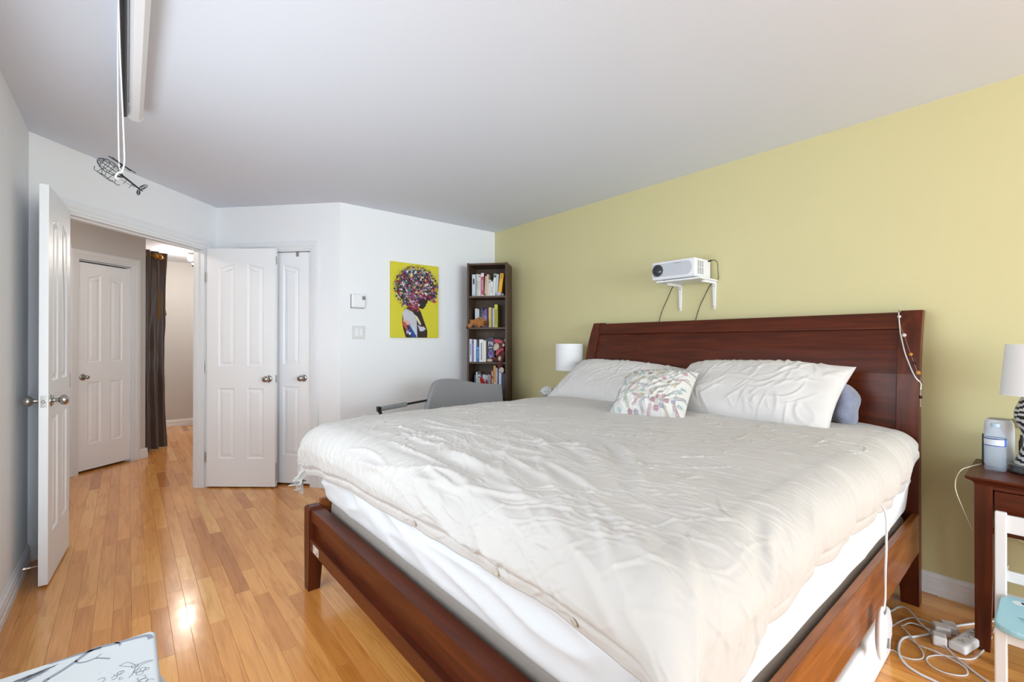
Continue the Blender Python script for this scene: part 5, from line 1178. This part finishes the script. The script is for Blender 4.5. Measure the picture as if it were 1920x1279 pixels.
for (cx, cy, rx_, ry_, c) in ((2.49, 0.09, 0.020, 0.016, (228, 238, 242)), (2.50, 0.070, 0.016, 0.014, (228, 238, 242)), (2.48, 0.02, 0.024, 0.018, (228, 238, 242)), (2.42, 0.06, 0.012, 0.008, (214, 232, 236)), (2.36, 0.06, 0.005, 0.030, (96, 140, 150)), (2.345, 0.05, 0.004, 0.034, (110, 150, 150)), (2.33, 0.055, 0.003, 0.020, (206, 150, 150)), (2.40, -0.03, 0.03, 0.02, (214, 232, 236))):
    mb = MB(); mb.raw([(cx + rx_ * math.cos(6.283 * k / 16), cy + ry_ * math.sin(6.283 * k / 16), 0.2904) for k in range(16)], [tuple(range(16))], rgb(*c)); add('printed_shape', mb, vcol_mat('seat_print', 0.4), st)

# power strip and cables on the floor
ps = thing('power_strip', 'white power strip on the floor beside the night stand leg', 'power strip', (2.64, 0.235, 0), world=True)
Mp = frame2((2.535, 0.262, 0.001), (0.83, -0.20)) @ Matrix.Rotation(math.radians(28), 4, 'X')
Mp = frame2((2.535, 0.258, 0.004), (0.97, -0.24))
mb = MB(); mb.box(0.0, 0.20, -0.028, 0.028, 0.0, 0.036, Mp); add('housing', mb, M_WPLAS, ps, bevel=0.010, seg=3)
for k in range(3):
    mb = MB(); x = 0.045 + k * 0.055
    for dx, dy, w, h_ in ((-0.008, 0.006, 0.003, 0.009), (-0.008, -0.006, 0.003, 0.009)): mb.box(x + dx, x + dx + w, dy - h_ / 2, dy + h_ / 2, 0.0355, 0.0366, Mp)
    mb.lathe([(0.003, 0.0355), (0.003, 0.0366)], 10, Mp @ Matrix.Translation((x + 0.006, 0, 0))); add('socket', mb, M_BLACK, ps)
mb = MB(); mb.box(0.172, 0.190, -0.010, 0.010, 0.035, 0.038, Mp); add('switch', mb, mat('switch_amber', rgb(120, 84, 60), 0.3), ps)
for k, (p, a_, s_) in enumerate((((2.705, 0.298, 0.001), 0.35, (0.030, 0.024, 0.034)), ((2.660, 0.318, 0.001), 0.35, (0.028, 0.026, 0.036)), ((2.560, 0.312, 0.001), 0.2, (0.026, 0.022, 0.040)))):
    ad = thing('charger', ['white charger cube lying nearest the night stand leg behind the power strip', 'white charger cube in the middle behind the power strip', 'white rounded charger at the front end of the power strip'][k], 'charger', p, a_, 'chargers at the power strip')
    mb = MB(); mb.box(-s_[0], s_[0], -s_[1], s_[1], 0, s_[2]); add('housing', mb, M_WPLAS, ad, bevel=0.006, seg=3)
    mb = MB(); mb.box(s_[0], s_[0] + 0.012, -0.007, -0.0055, s_[2] * 0.4, s_[2] * 0.6); mb.box(s_[0], s_[0] + 0.012, 0.0055, 0.007, s_[2] * 0.4, s_[2] * 0.6); add('prongs', mb, M_NICKEL, ad)
def floor_cable(name, pts, r, label):
    q = [(p[0], p[1], (p[2] if len(p) > 2 else r + 0.0005)) for p in pts]; mb = MB(); mb.tube(spline(q, 8), r, 8); return tag(add(name, mb, M_CABLE, None, smooth=True), label, 'cable', 'white cables on the floor right of the bed')
floor_cable('floor_cable', [(2.60, 0.53), (2.695, 0.493), (2.745, 0.474, .012), (2.74, 0.44, .02), (2.641, 0.375, .016), (2.574, 0.316, .014), (2.492, 0.26, .009), (2.433, 0.196), (2.38, 0.13), (2.30, 0.03)], 0.0042, 'thick white cable running straight from the bed corner towards the viewer')
floor_cable('floor_cable', [(2.95, 0.17, .012), (2.889, 0.215), (2.765, 0.285), (2.635, 0.335), (2.548, 0.379), (2.491, 0.413), (2.418, 0.417), (2.345, 0.403), (2.29, 0.372), (2.266, 0.33), (2.26, 0.292), (2.24, 0.20), (2.20, 0.10)], 0.0048, 'thick white cable bending round in a wide curve from the night stand leg')
floor_cable('floor_cable', [(2.40, 0.50), (2.557, 0.465), (2.639, 0.446), (2.694, 0.415, .010), (2.719, 0.368), (2.705, 0.325)], 0.0026, 'thin white cable arching from under the bed to the chargers')
floor_cable('floor_cable', [(2.30, 0.47), (2.359, 0.429), (2.344, 0.396), (2.352, 0.366), (2.385, 0.342), (2.426, 0.343), (2.475, 0.365), (2.541, 0.412, .012), (2.57, 0.435, .012), (2.606, 0.433), (2.64, 0.41, .010), (2.653, 0.356, .004), (2.66, 0.335)], 0.0026, 'thin white cable with a small double loop next to the bed')
floor_cable('floor_cable', [(2.52, 0.41, .006), (2.475, 0.365, .008), (2.466, 0.318, .012), (2.456, 0.271, .012), (2.435, 0.227, .010), (2.405, 0.216), (2.372, 0.233), (2.349, 0.274), (2.36, 0.312), (2.395, 0.329), (2.432, 0.322), (2.477, 0.288), (2.525, 0.219), (2.614, 0.195), (2.744, 0.180), (2.857, 0.175), (2.96, 0.16, .10), (3.0, 0.14, .25)], 0.0028, 'thin white cable with one big oval loop in front of the power strip')

# electric blanket control hanging beside the bed
bk = thing('blanket_control', 'white electric blanket control hanging on its cord beside the bed', 'remote', (1.97, 0.375, 0.25), world=True)
mb = MB(); mb.tube(spline([(2.03, 0.44, 0.70), (2.015, 0.385, 0.66), (2.005, 0.378, 0.55), (2.00, 0.380, 0.45), (1.995, 0.380, 0.365), (1.975, 0.380, 0.335)], 8), 0.0035, 8); add('cord', mb, M_CABLE, bk, smooth=True)
mb = MB(); mb.ellipsoid((0, 0, 0), (0.034, 0.016, 0.088), 28, 18); mb.v = [(x * (1.0 + 0.25 * (z > 0) * z / 0.088), y, z) for x, y, z in mb.v]; Mx = Matrix.Translation((1.955, 0.383, 0.258)) @ Matrix.Rotation(0.10, 4, 'Y'); mb.v = [tuple(Mx @ Vector(p)) for p in mb.v]; ct = add('housing', mb, M_WPLAS, bk, smooth=True)
for bb in ((1.950, 1.975, 0.372, 0.381, 0.325, 0.335), (1.975, 1.985, 0.366, 0.374, 0.205, 0.235)):
    mb = MB(); mb.box(*bb); add('button', mb, mat('button_grey', rgb(140, 142, 146), 0.4), ct)
# white boxes under the bed
def fabric_box(name, label, x0, x1, y0, y1, h_, m, seed):
    o = soft_block(name, x0, x1, y0, y1, 0.001, h_, 0.02, m, None, 0.006, 0.003, 300, seed, 0.012); return tag(o, label, 'box', 'storage boxes under the bed')
fabric_box('storage_box', 'white fabric storage box under the near side rail of the bed', 1.20, 2.345, 0.428, 0.93, 0.185, mat('white_fabric_box', rgb(234, 234, 236), 0.8, bump=0.15, bscale=30), 15)
fabric_box('storage_box', 'cream fabric storage box under the foot end of the bed', 0.79, 1.16, 0.95, 1.40, 0.175, mat('cream_fabric_box', rgb(224, 206, 184), 0.8, bump=0.15, bscale=30), 16)

# ------------------------------------------------------------------ bead strings on the headboard post
def strand(pts): return spline([(hpx(z) - 0.004 if y > 0.416 else hpx(z) + 0.01, y, z) for y, z in pts], 10)
s1 = [Vector((2.99, 0.508, 1.397)), Vector((2.965, 0.508, 1.406))] + strand([(0.506, 1.39), (0.494, 1.30), (0.480, 1.235), (0.467, 1.184), (0.441, 1.108), (0.425, 1.072), (0.411, 1.05), (0.411, 1.02)])
bd = thing('bead_string', 'silver beaded necklace draped over the right headboard post', 'necklace', (2.96, 0.5, 1.40), world=True)
mb = MB(); mb.tube(s1, 0.0014, 6); add('thread', mb, M_NICKEL, bd)
M_SILV = mat('silver_beads', rgb(206, 202, 196), 0.25, 0.6)
mb = MB(); L_ = 0
for p, q in zip(s1[2:], s1[3:]):
    mb.ellipsoid(p, (0.0034, 0.0034, 0.0050), 8, 6); mb.ellipsoid((p + q) / 2, (0.0030, 0.0030, 0.0046), 8, 6)
tag(add('small_beads', mb, M_SILV, bd, smooth=True), kind='stuff')
s2 = strand([(0.503, 1.375), (0.492, 1.32), (0.477, 1.278), (0.451, 1.197), (0.436, 1.15), (0.421, 1.104), (0.412, 1.085), (0.411, 1.0), (0.411, 0.94)])
b2 = thing('gem_string', 'thin gemstone necklace with white and amber stones hanging from the right headboard post', 'necklace', (2.95, 0.5, 1.38), world=True)
mb = MB(); mb.tube(s2, 0.0009, 6); add('thread', mb, M_NICKEL, b2)
for f, c, r in ((0.02, (206, 200, 190), 0.008), (0.26, (214, 206, 196), 0.009), (0.40, (196, 140, 60), 0.008), (0.52, (60, 32, 24), 0.007), (0.66, (196, 144, 70), 0.009), (0.80, (70, 40, 26), 0.006), (0.90, (52, 24, 20), 0.008)):
    p = s2[int(f * (len(s2) - 1))]; mb = MB(); mb.ellipsoid(p, (r * 0.8, r, r), 8, 6); add('stone', mb, mat('stone_%d_%d' % (c[0], c[1]), rgb(*c), 0.15), b2)

# ------------------------------------------------------------------ projection screen case on the ceiling, hanging wire helicopter
sc = thing('projection_screen', 'rolled projection screen in a white case with a black bar under the ceiling', 'projection screen', (0.02, 1.3, H), world=True)
Mx = Matrix(((1, 0, 0, 0), (0, 0, 1, 0), (0, 1, 0, 0), (0, 0, 0, 1)))
hexa = [(0.000, H - 0.001), (0.000, 2.366), (0.016, 2.352), (0.042, 2.352), (0.058, 2.372), (0.058, H - 0.001)]
mb = MB(); mb.prism(hexa, 0.15, 2.965, Mx); add('case', mb, M_WPLAS, sc, bevel=0.002)
mb = MB(); mb.prism([(x * 1.04 - 0.001, z) for x, z in hexa], 2.965, 2.975, Mx); add('end_cap', mb, M_WPLAS, sc, bevel=0.002)
mb = MB(); mb.tube([(-0.013, 0.16, 2.356), (-0.013, 2.925, 2.356)], 0.0115, 16); add('bottom_bar', mb, mat('screen_bar_black', rgb(20, 20, 22), 0.35), sc, smooth=True, angle=40)
for y in (0.4, 1.6, 2.8):
    mb = MB(); mb.box(-0.012, 0.002, y, y + 0.02, 2.36, 2.40); add('bracket', mb, M_WPLAS, sc)
he = thing('wire_helicopter', 'small black wire model helicopter hanging on a white cord near the door', 'ornament', (-0.02, 1.91, 1.78), world=True)
Nn, Tt = Vector((-0.0735, 1.953, 1.8215)), Vector((0.0365, 1.862, 1.7195)); fw = (Nn - Tt).normalized(); up = Vector((0.10, 0.05, 1)); up = (up - fw * up.dot(fw)).normalized(); sd = up.cross(fw)
MH = Matrix(((fw.x, sd.x, up.x, 0), (fw.y, sd.y, up.y, 0), (fw.z, sd.z, up.z, 0), (0, 0, 0, 1))); MH.translation = (Nn + Tt) / 2
def hp(*p): return MH @ Vector(p)
M_WIRE = mat('black_wire', rgb(26, 26, 28), 0.45, 0.6)
mb = MB()
def fr(x): f = (0.0875 - x) / 0.10; return 0.019 * math.sin(math.pi * min(1, max(0.02, f)) ** 0.75) ** 0.8 if f < 1 else 0.004
for k in range(10):
    q = 6.283 * k / 10; mb.tube([hp(x, fr(x) * math.cos(q) * 0.8, fr(x) * math.sin(q) + 0.002) for x in np.linspace(0.0875, -0.008, 12)], 0.0007, 5)
for x in (0.078, 0.062, 0.045, 0.026, 0.008):
    mb.tube([hp(x, fr(x) * math.cos(6.283 * k / 16) * 0.8, fr(x) * math.sin(6.283 * k / 16) + 0.002) for k in range(16)], 0.0007, 5, closed=True)
add('cabin', mb, M_WIRE, he)
mb = MB(); mb.tube([hp(0.0, 0, 0.004), hp(-0.030, 0, 0.003), hp(-0.083, 0, 0.001)], 0.0032, 8, taper=[1.1, 1.0, 0.6])
mb.tube([hp(-0.004, 0, -0.008), hp(-0.035, 0, -0.006), hp(-0.058, 0, -0.003)], 0.0007, 5)
for x in (-0.024, -0.046): mb.tube([hp(x, 0, 0.0), hp(x, 0, -0.016)], 0.0007, 5)
add('tail_boom', mb, M_WIRE, he)
mb = MB()
for c, rx_, rz2, tl_ in (((-0.078, 0.0, 0.012), 0.007, 0.014, 0.4), ((-0.078, 0.0, -0.009), 0.006, 0.008, -0.5)):
    for sc2 in (1.0, 0.7, 0.4): mb.tube([hp(c[0] + sc2 * (rx_ * math.cos(q) - tl_ * rz2 * math.sin(q)), c[1], c[2] + sc2 * rz2 * math.sin(q)) for q in [6.283 * k / 14 for k in range(14)]], 0.0008, 5, closed=True)
for s_ in (-1, 1):
    for sc2 in (1.0, 0.6, 0.3): mb.tube([hp(-0.066 + sc2 * 0.005 * math.cos(q), s_ * 0.012 + sc2 * 0.012 * math.sin(q), 0.001) for q in [6.283 * k / 14 for k in range(14)]], 0.0008, 5, closed=True)
add('tail_fins', mb, M_WIRE, he)
mb = MB(); mb.tube([hp(0.018, 0, 0.016), hp(0.018, 0, 0.032)], 0.0016, 6); mb.lathe([(0.006, -0.003), (0.006, 0.003)], 10, MH @ Matrix.Translation((0.018, 0, 0.031)))
mb.tube([hp(0.056, 0.004, 0.033), hp(-0.010, -0.004, 0.031)], 0.0014, 6); mb.tube([hp(0.018, 0.055, 0.032), hp(0.018, -0.055, 0.032)], 0.0014, 6); add('rotor', mb, M_WIRE, he)
mb = MB()
for s_ in (-1, 1):
    mb.tube([hp(0.068, s_ * 0.014, -0.020), hp(0.062, s_ * 0.015, -0.029), hp(0.000, s_ * 0.015, -0.030), hp(-0.006, s_ * 0.014, -0.024)], 0.0010, 6)
    for x in (0.05, 0.012): mb.tube([hp(x, s_ * 0.008, -0.012), hp(x, s_ * 0.015, -0.0295)], 0.0008, 5)
mb.tube([hp(0.05, -0.015, -0.029), hp(0.05, 0.015, -0.029)], 0.0008, 5); add('skids', mb, M_WIRE, he)
hk = hp(0.004, 0, 0.010)
mb = MB(); tp = Vector((-0.0275, 1.905, 2.352))
mb.tube(spline([tp + Vector((0.003, 0, 0)), tp + Vector((0.002, 0.002, -0.2)), hk + Vector((-0.006, 0.006, 0.05)), hk], 8), 0.0017, 8)
mb.tube(spline([tp + Vector((0.003, -0.001, 0)), tp + Vector((0.008, -0.006, -0.2)), hk + Vector((0.006, -0.008, 0.10)), hk + Vector((0.007, -0.007, 0.03)), hk + Vector((0.001, 0, 0.0))], 8), 0.0020, 8)
mb.tube([hp(0.002, 0.011 * math.cos(q), 0.000 + 0.013 * math.sin(q)) for q in [6.283 * k / 14 for k in range(14)]], 0.0026, 6, closed=True); mb.ellipsoid(hk, (0.004, 0.004, 0.005), 10, 8)
add('hanging_cord', mb, mat('cord_white', rgb(232, 232, 232), 0.7), he, smooth=True)

# ------------------------------------------------------------------ bench in the foreground
ZB = 0.450
bn = thing('upholstered_bench', 'light grey bench with printed grey branches on its seat at the lower left', 'bench', (-0.15, 1.2, 0), world=True)
mb = MB(); mb.prism(rrect(-0.375, 0.062, 0.72, 1.607, 0.018, 5), ZB - 0.055, ZB); M_BEN = mat('bench_fabric', rgb(190, 192, 192), 0.9, var=0.03, scale=150, bump=0.2, bscale=500)
stt = add('seat_pad', mb, M_BEN, bn, bevel=0.010, seg=4)
mb = MB(); mb.prism(rrect(-0.365, 0.050, 0.73, 1.595, 0.015, 4), 0.10, ZB - 0.055); add('body', mb, M_BEN, bn, bevel=0.004)
for x in (-0.35, 0.0):
    for y in (0.75, 1.545): mb = MB(); mb.box(x, x + 0.035, y, y + 0.035, 0, 0.10); add('leg', mb, M_WPLAS, bn, bevel=0.003)
gp = MB(); GC = rgb(128, 132, 142)
def stroke(pts, w0, w1, c=GC, per=6):
    q = spline([(p[0], p[1], 0) for p in pts], per); n = len(q); L1, R1 = [], []
    for i, p in enumerate(q):
        t = (q[min(i + 1, n - 1)] - q[max(i - 1, 0)]).normalized(); w = (w0 + (w1 - w0) * i / (n - 1)) / 2; nn = Vector((-t.y, t.x, 0))
        z_ = ZB + 0.0005; L1.append((p.x + nn.x * w, p.y + nn.y * w, z_)); R1.append((p.x - nn.x * w, p.y - nn.y * w, z_))
    gp.raw(L1 + R1, [(i, i + 1, n + i + 1, n + i)[::-1] for i in range(n - 1)], c)
stroke([(0.050, 1.560), (0.042, 1.583), (0.004, 1.592), (-0.024, 1.595), (-0.06, 1.602), (-0.077, 1.592), (-0.096, 1.570), (-0.116, 1.549), (-0.142, 1.528)], 0.012, 0.008)
stroke([(-0.05, 1.596), (-0.087, 1.598), (-0.115, 1.598), (-0.145, 1.597)], 0.010, 0.004)
stroke([(-0.096, 1.572), (-0.092, 1.558), (-0.075, 1.550), (-0.058, 1.551), (-0.032, 1.527)], 0.005, 0.004)
stroke([(-0.060, 1.552), (-0.052, 1.560), (-0.048, 1.565)], 0.003, 0.001)
stroke([(-0.024, 1.600), (-0.015, 1.590), (-0.013, 1.577)], 0.005, 0.005)
stroke([(-0.142, 1.53), (-0.165, 1.49), (-0.19, 1.45), (-0.23, 1.38)], 0.010, 0.012)
g2 = random.Random(8)
for k in range(70):                                             # feathery tail strokes
    f = g2.random(); x, y = -0.129 + (-0.23 + 0.129) * f, 1.583 + (1.540 - 1.583) * f; j = 0.004 + 0.020 * f
    x += g2.uniform(-j, j); y += g2.uniform(-j, j) * 0.9; stroke([(x, y), (x - 0.012, y - 0.004), (x - 0.026, y - 0.010)], 0.0016, 0.0008, per=2)
stroke([(0.050, 1.453), (0.031, 1.457), (0.019, 1.450), (0.012, 1.424), (0.004, 1.411)], 0.0018, 0.0014)
stroke([(0.050, 1.448), (0.034, 1.450), (0.024, 1.442), (0.016, 1.424)], 0.0014, 0.0012)
stroke([(-0.014, 1.478), (0.000, 1.482), (0.010, 1.470), (0.017, 1.452), (0.006, 1.458), (-0.014, 1.478)], 0.0014, 0.0014)
for k in range(34):
    cx, cy, r = g2.uniform(-0.05, 0.045), g2.uniform(1.30, 1.455), g2.uniform(0.004, 0.009); a0 = g2.random() * 6.28
    stroke([(cx + r * math.cos(a0 + q), cy + r * math.sin(a0 + q)) for q in np.linspace(0, g2.uniform(3.5, 6.3), 8)], 0.0015, 0.0012, per=3)
add('printed_branches', gp, vcol_mat('branch_print', 0.9), stt)
U, V = np.meshgrid(np.linspace(0, 2 * np.pi, 48, endpoint=False), np.linspace(0, 1, 50)); rr = (0.030 + 0.008 * perlin(U * 1.2, V * 7, 80) + 0.005 * ridge(U * 3, V * 12, 81, 3)) * np.clip(np.sin(np.pi * np.clip(V, 0.02, 0.98)), 0, 1) ** 0.35
Pc = np.stack([0.066 + 0.9 * rr * np.cos(U) * 0.75, 1.00 + V * 0.50 + 0 * U, 0.362 + rr * 1.25 * np.sin(U)], -1)
o = grid_obj('white_cloth', Pc, M_SHEET, wrap=True); tag(o, 'bunched white cloth sticking out at the right side of the bench', 'cloth')
